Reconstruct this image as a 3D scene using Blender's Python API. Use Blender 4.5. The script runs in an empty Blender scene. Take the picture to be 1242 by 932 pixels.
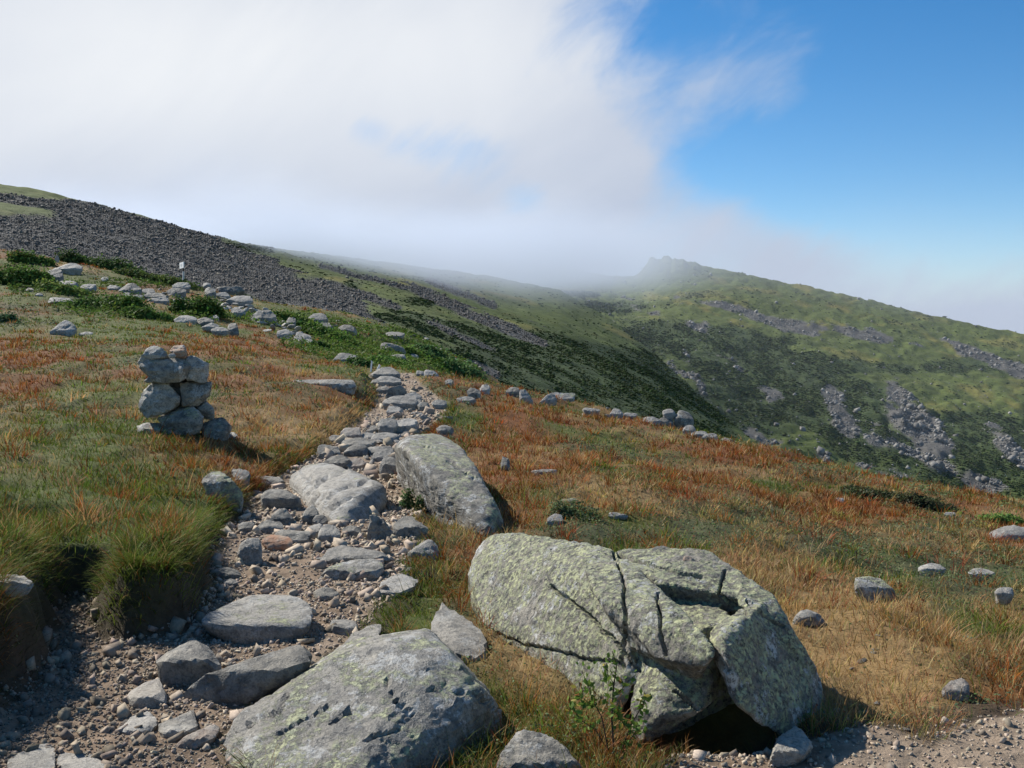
import bpy, bmesh, math, random, time
import numpy as np
from mathutils import Vector
T0 = time.time()
random.seed(7); rng = np.random.default_rng(11)
sc = bpy.context.scene
C = sc.collection

# ------------------------------------------------------------------ camera
F = 1219.0; EYE = 1.6; PITCH = math.atan(66 / F)
cp, sp = math.cos(PITCH), math.sin(PITCH)
def se(u, v):
    """slope (x/y, z/y) of the sight line to a point of the photograph"""
    a = (np.asarray(u, float) - 621) / F; b = (466 - np.asarray(v, float)) / F
    Y = cp + sp * b
    return a / Y, (-sp + cp * b) / Y
def at(u, v, y):
    s, e = se(u, v)
    return np.array([s * y, y, EYE + e * y])
def atz(u, v, z):
    s, e = se(u, v); y = (z - EYE) / e
    return np.array([s * y, y, z])
def proj(x, y, z):
    dz = z - EYE
    f = y * cp - dz * sp; up = y * sp + dz * cp
    return 621 + F * x / f, 466 - F * up / f
cd = bpy.data.cameras.new('camera'); cam = bpy.data.objects.new('camera', cd); C.objects.link(cam)
cd.sensor_width = 36; cd.lens = 36 * F / 1242; cd.clip_start = 0.05; cd.clip_end = 6000
cam.location = (0, 0, EYE); cam.rotation_euler = (math.pi / 2 - PITCH, 0, 0)
sc.camera = cam

# ------------------------------------------------------------------ numpy noise
def _h(ix, iy, iz, seed):
    h = (ix * 374761393 + iy * 668265263 + iz * 1274126177 + seed * 974634777) & 0xFFFFFFFF
    h = ((h ^ (h >> 13)) * 1274126177) & 0xFFFFFFFF
    h = ((h ^ (h >> 16)) * 2246822519) & 0xFFFFFFFF
    return ((h ^ (h >> 15)) & 0xFFFF) / 32767.5 - 1.0
def noise(x, y, z=None, seed=0):
    """value noise, -1..1"""
    x = np.asarray(x, float); y = np.asarray(y, float)
    z = np.zeros_like(x) if z is None else np.asarray(z, float)
    ix = np.floor(x).astype(np.int64); iy = np.floor(y).astype(np.int64); iz = np.floor(z).astype(np.int64)
    fx, fy, fz = x - ix, y - iy, z - iz
    fx = fx * fx * fx * (fx * (fx * 6 - 15) + 10); fy = fy * fy * fy * (fy * (fy * 6 - 15) + 10); fz = fz * fz * fz * (fz * (fz * 6 - 15) + 10)
    r = 0
    for dz in (0, 1):
        wz = fz if dz else 1 - fz
        for dy in (0, 1):
            wy = fy if dy else 1 - fy
            r = r + wz * wy * (_h(ix, iy + dy, iz + dz, seed) * (1 - fx) + _h(ix + 1, iy + dy, iz + dz, seed) * fx)
    return r
def fbm(x, y, z=None, seed=0, oct=4, gain=.5):
    a, r, n = 1.0, 0, 0
    for k in range(oct):
        f = 2.03 ** k
        r = r + a * noise(np.asarray(x) * f, np.asarray(y) * f, None if z is None else np.asarray(z) * f, seed + k)
        n += a; a *= gain
    return r / n
def sstep(a, b, x):
    t = np.clip((x - a) / (b - a), 0, 1); return t * t * (3 - 2 * t)

# ------------------------------------------------------------------ mesh / object helpers
def mesh_np(name, V, faces, col=None, smooth=False):
    """faces: list of int arrays, each (n, k)"""
    me = bpy.data.meshes.new(name)
    V = np.asarray(V, np.float32)
    me.vertices.add(len(V)); me.vertices.foreach_set('co', V.ravel())
    faces = [np.asarray(f, np.int32) for f in faces if len(f)]
    tot = np.concatenate([np.full(len(f), f.shape[1], np.int32) for f in faces])
    idx = np.concatenate([f.ravel() for f in faces])
    me.loops.add(len(idx)); me.loops.foreach_set('vertex_index', idx)
    me.polygons.add(len(tot))
    st = np.zeros(len(tot), np.int32); st[1:] = np.cumsum(tot)[:-1]
    me.polygons.foreach_set('loop_start', st); me.polygons.foreach_set('loop_total', tot)
    if smooth: me.polygons.foreach_set('use_smooth', np.ones(len(tot), bool))
    me.update(calc_edges=True)
    if col is not None:
        ca = me.attributes.new('col', 'FLOAT_COLOR', 'POINT')
        c4 = np.ones((len(V), 4), np.float32); c4[:, :3] = col
        ca.data.foreach_set('color', c4.ravel())
    return me
def link(name, me, mat=None, parent=None):
    o = bpy.data.objects.new(name, me); C.objects.link(o)
    if mat and me is not None and not me.materials: me.materials.append(mat)
    if parent is not None: o.parent = parent
    return o
def tag(o, label=None, cat=None, group=None, kind=None):
    if label: o['label'] = label
    if cat: o['category'] = cat
    if group: o['group'] = group
    if kind: o['kind'] = kind
    return o

# ------------------------------------------------------------------ materials
class NT:
    def __init__(s, m): s.t = m.node_tree; s.t.nodes.clear()
    def n(s, typ, **kw):
        x = s.t.nodes.new(typ)
        for k, v in kw.items():
            if k.startswith('i_'):
                x.inputs[k[2:].replace('_', ' ')].default_value = v
            else: setattr(x, k, v)
        return x
    def l(s, a, b): s.t.links.new(a, b)
    def math(s, op, a, b=None, c=None, clamp=False):
        x = s.t.nodes.new('ShaderNodeMath'); x.operation = op; x.use_clamp = clamp
        for k, q in enumerate((a, b, c)):
            if q is None: continue
            if isinstance(q, (int, float)): x.inputs[k].default_value = q
            else: s.l(q, x.inputs[k])
        return x.outputs[0]
    def ramp(s, fac, stops, interp='LINEAR'):
        r = s.t.nodes.new('ShaderNodeValToRGB'); r.color_ramp.interpolation = interp
        e = r.color_ramp.elements
        while len(e) < len(stops): e.new(.5)
        for k, (p, c) in enumerate(stops):
            e[k].position = p; e[k].color = (c, c, c, 1) if isinstance(c, (int, float)) else (*c, 1)
        s.l(fac, r.inputs[0]); return r.outputs[0]
    def mix(s, f, a, b, mode='MIX'):
        x = s.t.nodes.new('ShaderNodeMix'); x.data_type = 'RGBA'; x.blend_type = mode
        for q, k in ((f, 0), (a, 6), (b, 7)):
            if isinstance(q, (int, float)): x.inputs[k].default_value = q
            elif isinstance(q, tuple): x.inputs[k].default_value = (*q, 1)
            else: s.l(q, x.inputs[k])
        return x.outputs[2]
    def noise(s, vec, scale, detail=4, rough=.55):
        x = s.n('ShaderNodeTexNoise', i_Scale=scale, i_Detail=detail, i_Roughness=rough)
        if vec is not None: s.l(vec, x.inputs['Vector'])
        return x.outputs['Fac']
def newmat(name):
    m = bpy.data.materials.new(name); m.use_nodes = True; return m, NT(m)
def finish(t, col, rough=.9, bump=None, dist=.01, strength=.5, spec=.3):
    p = t.n('ShaderNodeBsdfPrincipled'); p.inputs['Specular IOR Level'].default_value = spec
    if isinstance(col, tuple): p.inputs['Base Color'].default_value = (*col, 1)
    else: t.l(col, p.inputs['Base Color'])
    if isinstance(rough, (int, float)): p.inputs['Roughness'].default_value = rough
    else: t.l(rough, p.inputs['Roughness'])
    if bump is not None:
        b = t.n('ShaderNodeBump', i_Strength=strength, i_Distance=dist); t.l(bump, b.inputs['Height']); t.l(b.outputs[0], p.inputs['Normal'])
    o = t.n('ShaderNodeOutputMaterial'); t.l(p.outputs[0], o.inputs['Surface'])

def mat_rock():
    m, t = newmat('granite')
    tc = t.n('ShaderNodeTexCoord').outputs['Object']
    rnd = t.n('ShaderNodeObjectInfo').outputs['Random']
    off = t.math('MULTIPLY', rnd, 57.0)
    cv = t.n('ShaderNodeCombineXYZ'); t.l(off, cv.inputs[0]); t.l(off, cv.inputs[1]); t.l(off, cv.inputs[2])
    va = t.n('ShaderNodeVectorMath', operation='ADD'); t.l(tc, va.inputs[0]); t.l(cv.outputs[0], va.inputs[1])
    v = va.outputs[0]
    def prop(nm): return t.n('ShaderNodeAttribute', attribute_type='OBJECT', attribute_name=nm).outputs['Fac']
    lich, pale, rust, gloss = prop('lichen'), prop('pale'), prop('rust'), prop('gloss')
    big = t.noise(v, 3.2, 5, .6); mid = t.noise(v, 14, 6, .65); fine = t.noise(v, 95, 4, .7); tiny = t.noise(v, 260, 2, .6)
    base = t.ramp(big, [(.3, (.135, .121, .097)), (.5, (.255, .231, .186)), (.72, (.385, .347, .277))])
    base = t.mix(t.ramp(mid, [(.38, .85), (.53, 0.0)]), base, (.085, .083, .075))
    base = t.mix(.8, base, t.ramp(fine, [(.3, .35), (.48, .9), (.7, 1.15)]), 'MULTIPLY')
    # pale: bleached, dry stone
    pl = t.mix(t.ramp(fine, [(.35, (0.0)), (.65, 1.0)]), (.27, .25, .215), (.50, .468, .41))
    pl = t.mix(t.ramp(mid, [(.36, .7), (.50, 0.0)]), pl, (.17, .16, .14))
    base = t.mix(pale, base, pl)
    rs = t.mix(t.ramp(mid, [(.4, 0.0), (.6, 1.0)]), (.36, .17, .085), (.36, .26, .18))
    base = t.mix(rust, base, rs)
    # grey-white crust lichen
    w = t.ramp(t.noise(v, 6.5, 7, .72), [(.535, 0.0), (.57, 1.0)])
    w = t.math('MULTIPLY', w, t.ramp(t.noise(v, 55, 3, .7), [(.38, 0.0), (.5, 1.0)]))
    base = t.mix(t.math('MULTIPLY', w, t.math('MINIMUM', t.math('ADD', lich, .15), .8)), base, (.50, .50, .47))
    # yellow-green map lichen on the sides turned to the sky
    nz = t.n('ShaderNodeSeparateXYZ'); geo = t.n('ShaderNodeNewGeometry'); t.l(geo.outputs['Normal'], nz.inputs[0])
    ln = t.math('ADD', t.noise(v, 2.7, 9, .70), t.math('MULTIPLY', t.math('SUBTRACT', nz.outputs[2], .45), .10))
    ln = t.math('ADD', ln, t.math('MULTIPLY', t.math('SUBTRACT', lich, .5), .42))
    lm = t.ramp(ln, [(.53, 0.0), (.575, 1.0)])
    lm2 = t.math('MULTIPLY', lm, t.ramp(t.noise(v, 38, 6, .75), [(.44, .0), (.53, 1.0)]))
    lcol = t.mix(t.ramp(t.noise(v, 22, 3), [(.4, 0.0), (.6, 1.0)]), (.28, .29, .185), (.42, .425, .23))
    base = t.mix(t.math('MULTIPLY', lm2, t.math('GREATER_THAN', lich, .02)), base, lcol)
    # black lichen specks and seams
    bs = t.ramp(t.noise(v, 34, 6, .78), [(.535, 0.0), (.60, 1.0)])
    base = t.mix(t.math('MULTIPLY', bs, t.math('MULTIPLY_ADD', lich, .8, .32)), base, (.055, .055, .05))
    h = t.math('ADD', t.math('MULTIPLY', mid, .6), t.math('ADD', t.math('MULTIPLY', fine, .3), t.math('MULTIPLY', lm2, .15)))
    rough = t.math('SUBTRACT', t.math('MULTIPLY_ADD', tiny, .35, .55), t.math('MULTIPLY', gloss, .38))
    finish(t, base, rough, h, .03, .9, spec=.35)
    return m
ROCK = mat_rock()

def mat_vcol(name, transl=0.0, nscale=None, namp=.5, rough=.9, bump=None, bscale=40, bdist=.02, spec=.2):
    m, t = newmat(name)
    col = t.n('ShaderNodeAttribute', attribute_type='GEOMETRY', attribute_name='col').outputs['Color']
    tc = t.n('ShaderNodeTexCoord').outputs['Object']
    if nscale:
        nz = t.noise(tc, nscale, 6, .65)
        col = t.mix(1.0, col, t.ramp(nz, [(.25, 1 - namp), (.5, 1.0), (.75, 1 + namp)]), 'MULTIPLY')
    bh = t.noise(tc, bscale, 5, .7) if bump else None
    if transl:
        d = t.n('ShaderNodeBsdfDiffuse'); r = t.n('ShaderNodeBsdfTranslucent'); mx = t.n('ShaderNodeMixShader', i_Fac=transl)
        t.l(col, d.inputs[0]); t.l(col, r.inputs[0])
        g = t.n('ShaderNodeBsdfGlossy', i_Roughness=.5); mg = t.n('ShaderNodeMixShader', i_Fac=.012)
        t.l(d.outputs[0], mx.inputs[1]); t.l(r.outputs[0], mx.inputs[2]); t.l(mx.outputs[0], mg.inputs[1]); t.l(g.outputs[0], mg.inputs[2])
        o = t.n('ShaderNodeOutputMaterial'); t.l(mg.outputs[0], o.inputs['Surface'])
    else: finish(t, col, rough, bh, bdist, bump or 0, spec)
    return m
GROUND = mat_vcol('turf_and_soil', nscale=11, namp=.45, bump=.8, bscale=55, bdist=.015)
HILL = mat_vcol('hillside_heath', nscale=.35, namp=.38, bump=.5, bscale=.6, bdist=1.0)
TALUS = mat_vcol('talus_stone', nscale=1.3, namp=.35, bump=.4, bscale=3, bdist=.1)
PEBBLE = mat_vcol('pebble_stone', nscale=60, namp=.3, bump=.3, bscale=120, bdist=.004)
BLADE = mat_vcol('grass_blade', transl=.35)
LEAF = mat_vcol('leaf', transl=.3)
def mat_plain(name, col, nscale=30, namp=.25, rough=.7):
    m, t = newmat(name)
    tc = t.n('ShaderNodeTexCoord').outputs['Object']
    nz = t.noise(tc, nscale, 5, .6)
    c = t.mix(1.0, col, t.ramp(nz, [(.3, 1 - namp), (.7, 1.0)]), 'MULTIPLY')
    finish(t, c, rough, nz, .003, .4); return m
WHITE = mat_plain('weathered_white_paint', (.88, .88, .85), 20, .08)
POSTW = mat_plain('grey_bleached_wood', (.62, .60, .56), 25, .25)
BROWN = mat_plain('dark_stained_wood', (.055, .045, .035), 25, .3)
INK = mat_plain('faded_grey_lettering', (.42, .42, .42), 25, .1)
TWIG = mat_plain('twig_bark', (.075, .05, .035), 90, .4)

# ------------------------------------------------------------------ near ground
class RBF:
    def __init__(s, pts, smooth=1e-3):
        P = np.array([(q[0], q[1]) for q in pts]); v = np.array([q[2] for q in pts])
        s.P = P; n = len(P)
        K = s.k(np.linalg.norm(P[:, None] - P[None], axis=2)) + smooth * np.eye(n)
        A = np.zeros((n + 3, n + 3)); A[:n, :n] = K; A[:n, n:] = np.c_[np.ones(n), P]; A[n:, :n] = A[:n, n:].T
        w = np.linalg.solve(A, np.r_[v, 0, 0, 0]); s.w = w[:n]; s.c = w[n:]
    @staticmethod
    def k(r): return r * r * np.log(r + 1e-9)
    def __call__(s, a, b):
        a = np.asarray(a, float); b = np.asarray(b, float)
        out = s.c[0] + s.c[1] * a + s.c[2] * b
        for (p, q), w in zip(s.P, s.w):
            out = out + w * s.k(np.sqrt((a - p) ** 2 + (b - q) ** 2))
        return out
def ctl(rows):
    r = []
    for u, v, y in rows:
        s, e = se(u, v)
        r.append((s * 1.6, math.log(y), (EYE + e * y) / y))
    return r
flat = [(s_ * 1.6, math.log(y_), z_ / y_) for s_, y_, z_ in
        [(-1.1, 1, .15), (-.5, 1, .1), (0, 1, 0), (.5, 1, 0), (1.1, 1, -.02), (0, 2, 0), (-.35, 2.2, .05), (.5, 2, 0), (-.8, 2, .25), (-.9, 4, .5), (-1.1, 9, .9),
         (.9, 3, -.03), (1., 6, -.35), (1.1, 12, -1.4), (1.1, 25, -4), (-1.1, 30, 4.5), (-1.1, 60, 14)]]
TURF = RBF(flat + ctl([
    (0, 722, 4.3), (60, 700, 4.75), (0, 672, 5.0), (180, 652, 5.75), (250, 652, 6.2), (120, 650, 6.1), (0, 620, 6.6), (270, 628, 7.6), (180, 600, 8.0), (0, 555, 8.6),
    (225, 536, 11), (60, 505, 12), (330, 560, 11), (0, 470, 15), (150, 455, 17), (300, 470, 17), (0, 415, 24), (222, 425, 22), (370, 478, 17), (420, 490, 17),
    (0, 350, 44), (100, 378, 38), (222, 395, 36), (330, 425, 32), (430, 446, 26), (0, 303, 62), (100, 322, 60), (222, 349, 58), (300, 365, 58), (370, 374, 62),
    (450, 388, 66), (500, 408, 64), (545, 432, 62), (590, 453, 58), (480, 428, 50), (420, 420, 44), (530, 452, 44),
    (480, 452, 27), (560, 463, 27), (620, 472, 27), (700, 494, 25), (780, 512, 24), (860, 530, 23), (930, 548, 22), (1000, 567, 21.5), (1120, 592, 21), (1242, 614, 20.5),
    (480, 560, 12.2), (560, 520, 16), (620, 545, 13.8), (700, 540, 16), (480, 660, 7.7), (430, 640, 8.2), (530, 720, 6.2), (620, 640, 8.2), (560, 800, 4.9), (430, 850, 4.3),
    (640, 900, 3.9), (800, 940, 3.6), (800, 640, 8.4), (800, 580, 12), (900, 600, 11.3), (900, 880, 4.05), (1000, 860, 4.2), (1000, 760, 5.5), (1000, 680, 8), (1000, 620, 12.4),
    (1242, 930, 3.65), (1242, 800, 5.0), (1242, 710, 7.6), (1242, 650, 12.5), (1120, 640, 12), (1120, 760, 5.6),
    # over the brow
    (-60, 330, 90), (100, 345, 85), (222, 372, 80), (370, 400, 85), (500, 440, 85), (590, 490, 75), (640, 560, 45), (780, 600, 40), (930, 650, 36), (1100, 720, 34), (1242, 740, 34)]))
FLOOR = RBF([(s_ * 1.6, math.log(y_), z_ / y_) for s_, y_, z_ in
    [(-.8, 1, 0), (.8, 1, 0), (-.8, 4, 0), (.8, 4, -.03), (0, 4, 0), (-.3, 6, 0), (.3, 6, 0), (-.2, 8, 0), (.2, 8, 0), (-.15, 11, .02), (.2, 11, .02), (-.1, 15, .1), (.1, 15, .1), (-.3, 12, .1), (-.1, 20, .24), (.1, 20, .24), (-.12, 26, .46), (0, 26, .42), (-.1, 40, .2), (.1, 40, 0)]])
def fl_xy(u, v):
    s, e = se(u, v); y = 6.0
    for _ in range(30):
        z = float(FLOOR(s * 1.6, math.log(y))) * y
        y = .5 * y + .5 * float((z - EYE) / e)
    return (s * y, y)
PATHS = [[fl_xy(*p) for p in poly] for poly in (
    [(-420, 1150), (-300, 930), (-30, 884), (40, 835), (62, 780), (82, 728), (100, 722), (116, 768), (150, 782), (232, 764), (262, 712), (268, 668), (300, 622), (318, 600), (345, 578), (385, 556),
     (415, 530), (440, 512), (458, 492), (462, 475), (452, 461), (446, 454), (500, 453), (512, 470), (540, 490), (528, 510), (490, 540), (478, 575), (500, 620), (508, 650), (482, 690), (470, 725), (425, 770), (352, 828), (284, 885), (262, 940), (250, 1150)],
    [(700, 1150), (790, 950), (850, 908), (900, 899), (960, 892), (1010, 884), (1060, 880), (1130, 902), (1180, 884), (1260, 866), (1420, 850), (1500, 1150)])]
def sdist(x, y, poly):
    P = np.array(poly); Q = np.roll(P, -1, 0)
    d = np.full(np.shape(x), 1e9); ins = np.zeros(np.shape(x), bool)
    for (ax, ay), (bx, by) in zip(P, Q):
        dx, dy = bx - ax, by - ay
        t = np.clip(((x - ax) * dx + (y - ay) * dy) / (dx * dx + dy * dy + 1e-12), 0, 1)
        d = np.minimum(d, (x - ax - t * dx) ** 2 + (y - ay - t * dy) ** 2)
        if dy != 0:
            ins ^= ((ay > y) != (by > y)) & (x < dx * (y - ay) / dy + ax)
    d = np.sqrt(d); return np.where(ins, -d, d)
def path_sd(x, y):
    w = .10 * fbm(x * 1.7, y * 1.7, seed=40, oct=3) + .045 * fbm(x * 7, y * 7, seed=44, oct=2)
    return np.minimum(sdist(x, y, PATHS[0]), sdist(x, y, PATHS[1])) + w
def ground(x, y, fine=True, want_sd=False):
    x = np.asarray(x, float); y = np.asarray(y, float)
    yy = np.maximum(y, .3); s = np.clip(x / yy, -1.3, 1.3); t = np.log(np.maximum(yy, 1.0))
    zt = TURF(s * 1.6, t) * yy; zf = FLOOR(s * 1.6, t) * yy
    sd = path_sd(x, y); w = .16 + .012 * yy
    k = sstep(-.02, 1, (sd) / w)
    k = np.where(yy > 30, 1, k)
    z = zf + (zt - zf) * k
    if fine:
        z = z + k * (.085 * fbm(x * 1.9, y * 1.9, seed=3, oct=3) + .045 * np.minimum(yy / 8, 3.5) * fbm(x * .55, y * .55, seed=5, oct=3)) \
              - .16 * np.exp(-((x - .80) / .30) ** 2 - ((y - 4.0) / .20) ** 2) + (1 - k) * (.022 * fbm(x * 5, y * 5, seed=9, oct=4))
    return (z, sd) if want_sd else z
_ys = np.exp(np.linspace(math.log(1.2), math.log(110), 900))
def hit(u, v):
    """where the sight line meets the near ground"""
    s, e = se(u, v)
    zs = EYE + e * _ys; g = ground(s * _ys, _ys, fine=False)
    b = np.nonzero(zs < g)[0]
    i = b[0] if len(b) and _ys[b[0]] < 68 else int(np.argmin(np.where(_ys < 64, zs - g, 9)))
    return float(s * _ys[i]), float(_ys[i]), float(g[i])

# vegetation zones (where which sedge, grass or heath grows)
def blobs(u, v, L):
    r = 0
    for a, b, ru, rv, w in L:
        r = r + w * np.exp(-((u - a) / ru) ** 2 - ((v - b) / rv) ** 2)
    return r
ORANGE = [(60, 375, 50, 10, .5), (170, 415, 60, 12, .5), (60, 540, 60, 14, .4), (60, 435, 130, 30, 1.2), (60, 470, 60, 22, .6), (330, 440, 80, 32, 1.1), (250, 418, 80, 18, .8), (420, 470, 50, 30, .6), (620, 565, 60, 60, 1.1), (700, 525, 110, 30, 1.0), (760, 580, 120, 40, .8), (880, 560, 90, 20, 1.0),
          (960, 600, 90, 30, .9), (1030, 625, 90, 25, .9), (1080, 590, 90, 20, .9), (1190, 606, 50, 14, 1.1), (640, 475, 60, 14, .8), (530, 515, 30, 20, 1.0), (280, 520, 40, 30, .3), (200, 360, 50, 12, .8), (40, 318, 40, 15, .5), (300, 378, 40, 10, .7), (1235, 640, 30, 20, 1.0), (1200, 680, 60, 30, .4), (830, 600, 60, 25, .6), (560, 475, 40, 12, .6), (210, 640, 25, 40, .3)]
STRAW = [(90, 385, 150, 45, -.45), (680, 560, 60, 26, .8), (455, 492, 30, 24, .8), (345, 500, 70, 24, .5), (945, 690, 50, 30, .9), (980, 770, 70, 60, .8), (1000, 850, 110, 40, .8), (1110, 800, 130, 50, .7), (640, 800, 40, 40, .8), (690, 850, 60, 40, .6), (275, 690, 14, 22, 1.3), (720, 600, 50, 25, .4), (270, 560, 60, 30, .5), (560, 655, 50, 18, .7), (420, 500, 40, 20, .5), (640, 520, 40, 20, .5), (560, 870, 50, 30, .6), (60, 320, 30, 10, .5)]
GREEN = [(110, 405, 130, 25, .5), (100, 545, 160, 40, .9), (60, 620, 180, 60, 1.35), (230, 640, 70, 50, 1.0), (60, 720, 130, 70, 1.7), (170, 670, 110, 50, .6), (485, 735, 45, 45, 1.5), (440, 615, 40, 14, 1.0), (565, 507, 60, 12, .9), (1190, 770, 70, 50, .8), (60, 345, 90, 18, .9), (250, 400, 110, 22, .4), (150, 480, 110, 16, .6), (480, 425, 110, 28, 2.0), (350, 385, 60, 12, 1.0), (960, 590, 70, 8, .7), (760, 545, 60, 14, .5), (1040, 700, 70, 40, .5), (150, 400, 110, 18, .7), (420, 600, 30, 12, .7)]
HEATH = [(880, 632, 80, 30, 1.0), (720, 640, 60, 18, .9), (1010, 660, 60, 20, .8), (1150, 690, 110, 40, .7), (770, 605, 40, 20, .3), (70, 505, 40, 10, .5), (100, 395, 60, 12, .6), (1100, 610, 60, 12, .7), (800, 650, 60, 14, .8), (1180, 720, 60, 20, .6), (230, 590, 60, 25, .4), (20, 385, 30, 20, .7)]
def zones(x, y, z):
    u, v = proj(x, y, z)
    q = 6.0 / np.maximum(y, 3) ** .35
    def nz(sd): return fbm(x * q * .34, y * q * .34, seed=sd, oct=4)
    W = np.stack([blobs(u, v, ORANGE) * .85 + .10 + 1.45 * nz(21), blobs(u, v, STRAW) + .24 + 1.3 * nz(31), blobs(u, v, GREEN) + .25 + 1.25 * nz(41), blobs(u, v, HEATH) * .95 + .16 + 1.0 * nz(51)], -1)
    W = np.exp(4.0 * W); return W / W.sum(-1, keepdims=True)
PAL = np.array([(.275, .098, .024), (.43, .285, .12), (.125, .165, .024), (.090, .115, .045)])

sg = np.concatenate([np.linspace(-1.3, -.58, 50)[:-1], np.linspace(-.58, .58, 680), np.linspace(.58, 1.3, 50)[1:]])
yg = np.concatenate([np.linspace(.3, 1.6, 20)[:-1], np.exp(np.linspace(math.log(1.6), math.log(14), 430)), np.exp(np.linspace(math.log(14), math.log(95), 190))[1:]])
S, Y = np.meshgrid(sg, yg); X = S * Y
Z, SD = ground(X, Y, want_sd=True)
W = zones(X, Y, Z)
col = (W[..., None] * (PAL * np.array([.62, .62, .62]))).sum(-2) * .8 + .2 * np.array([.07, .05, .032])
soil = np.array([.21, .15, .10]) * (1 + .25 * fbm(X * 3, Y * 3, seed=61, oct=4)[..., None])
pale = np.array([.30, .235, .17])
pk = sstep(.1, .6, fbm(X * 1.3, Y * 1.3, seed=66, oct=3) + .35)[..., None]
soil = soil * (1 - pk * .6) + pale * pk * .6
kp = (1 - sstep(-.04, .12, SD))[..., None] * (Y < 30)[..., None]
bank_dirt_shade = (sstep(-.03, .03, SD) * (1 - sstep(.16, .24, SD)))[..., None] * (Y < 9)[..., None]
col = col * (1 - kp) + soil * kp
col = col * (1 - bank_dirt_shade * .8) + np.array([.05, .036, .025]) * bank_dirt_shade * .8  # dirt of the bank face, its colour darkened to paint in shadow
ny, nx = S.shape
I = np.arange(ny * nx).reshape(ny, nx)
quads = np.stack([I[:-1, :-1], I[:-1, 1:], I[1:, 1:], I[1:, :-1]], -1).reshape(-1, 4)
g = link('ground', mesh_np('ground', np.stack([X, Y, Z], -1).reshape(-1, 3), [quads], col.reshape(-1, 3), smooth=True), GROUND)
tag(g, 'near hillside of tufted turf with a worn stony footpath across it', 'ground', kind='structure')

# ------------------------------------------------------------------ far hillsides
def interp(u, tab): 
    t = np.array(tab, float); return np.interp(u, t[:, 0], t[:, 1])
class Hill:
    def __init__(s, crest, crest_y, base, base_y, bend=1.0):
        s.t = (crest, crest_y, base, base_y); s.bend = bend
    def xyz(s, u, w):
        """w 0 at the foot, 1 on the crest"""
        vc, yc, vb, yb = (interp(u, q) for q in s.t)
        v = vb + (vc - vb) * w
        y = np.exp(np.log(yb) + (np.log(yc) - np.log(yb)) * w ** s.bend)
        a, e = se(u, v)
        return a * y, y, EYE + e * y
CREST2 = [(-700, 90), (-300, 160), (-100, 203), (0, 222), (50, 231), (100, 243), (150, 256), (200, 269), (250, 283), (300, 296), (400, 309), (500, 322), (600, 336), (680, 352), (740, 388), (790, 426), (830, 462), (880, 507), (930, 546), (1000, 600), (1242, 760), (1700, 1000)]
CY2 = [(-700, 260), (0, 300), (250, 325), (400, 430), (600, 560), (680, 560), (740, 500), (830, 390), (930, 290), (1242, 190), (1700, 160)]
BASE2 = [(-700, 380), (0, 352), (220, 385), (380, 412), (500, 445), (600, 500), (800, 600), (1000, 700), (1242, 850), (1700, 1100)]
BY2 = [(-700, 95), (0, 100), (300, 105), (600, 100), (1000, 90), (1700, 90)]
hill2 = Hill(CREST2, CY2, BASE2, BY2, 1.0)
CREST3 = [(-300, 262), (200, 285), (450, 300), (600, 316), (690, 325), (715, 331), (745, 336), (770, 334), (800, 328), (825, 325), (870, 326), (930, 338), (1000, 352), (1060, 365), (1130, 383), (1242, 406), (1500, 470), (2000, 620)]
CY3 = [(-300, 1000), (600, 1050), (800, 930), (1242, 800), (2000, 700)]
BASE3 = [(-300, 420), (500, 420), (700, 440), (830, 540), (930, 640), (1242, 760), (2000, 1000)]
BY3 = [(-300, 620), (700, 600), (830, 480), (930, 400), (1242, 330), (2000, 300)]
hill3 = Hill(CREST3, CY3, BASE3, BY3, 1.15)

def grid_hill(h, u0, u1, nu, nw, amp, seed, crag=None):
    us = np.linspace(u0, u1, nu); ws = np.linspace(0, 1, nw)
    U, Wd = np.meshgrid(us, ws)
    x, y, z = h.xyz(U, Wd)
    edge = np.sqrt(np.clip(1 - Wd, 0, 1)) * .75 + .25
    z = z + amp * edge * fbm(x * .028, y * .028, seed=seed, oct=5, gain=.55)
    z = z + .35 * amp * fbm(x * .18, y * .18, seed=seed + 9, oct=3)
    if crag is not None: z = z + crag(U, Wd, x, y, z)
    # far side of the crest
    yb = y[-1:] * 1.12; x2 = x[-1:] * 1.12; z2 = z[-1:] - .06 * y[-1:]
    x = np.r_[x, x2, x2 * 1.2]; y = np.r_[y, yb, yb * 1.2]; z = np.r_[z, z2, z2 - .1 * yb]
    I = np.arange(x.size).reshape(x.shape)
    q = np.stack([I[:-1, :-1], I[:-1, 1:], I[1:, 1:], I[1:, :-1]], -1).reshape(-1, 4)
    return x, y, z, q
# surface mixture of each hill, as fields on the reference sight lines of the ground points
def seg_d(u, v, a, b):
    (ax, ay), (bx, by) = a, b
    dx, dy = bx - ax, by - ay; t = np.clip(((u - ax) * dx + (v - ay) * dy) / (dx * dx + dy * dy), 0, 1)
    return np.hypot(u - ax - t * dx, v - ay - t * dy), t
STREAK2 = [((-60, 232), (130, 256), 10, 1.0), ((80, 252), (260, 292), 14, 1.2), ((-50, 285), (250, 330), 46, 1.3), ((230, 325), (420, 382), 26, 1.2), ((380, 362), (500, 418), 14, 1.1), ((480, 405), (600, 455), 8, .9), ((100, 300), (380, 360), 26, 1.0), ((150, 262), (330, 318), 16, .9),
           ((390, 322), (520, 358), 9, .9), ((500, 352), (660, 418), 9, 1.0), ((330, 322), (480, 372), 10, .6), ((520, 392), (640, 440), 7, .6), ((630, 382), (730, 428), 6, .6), ((520, 340), (600, 372), 6, .8)]
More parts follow.
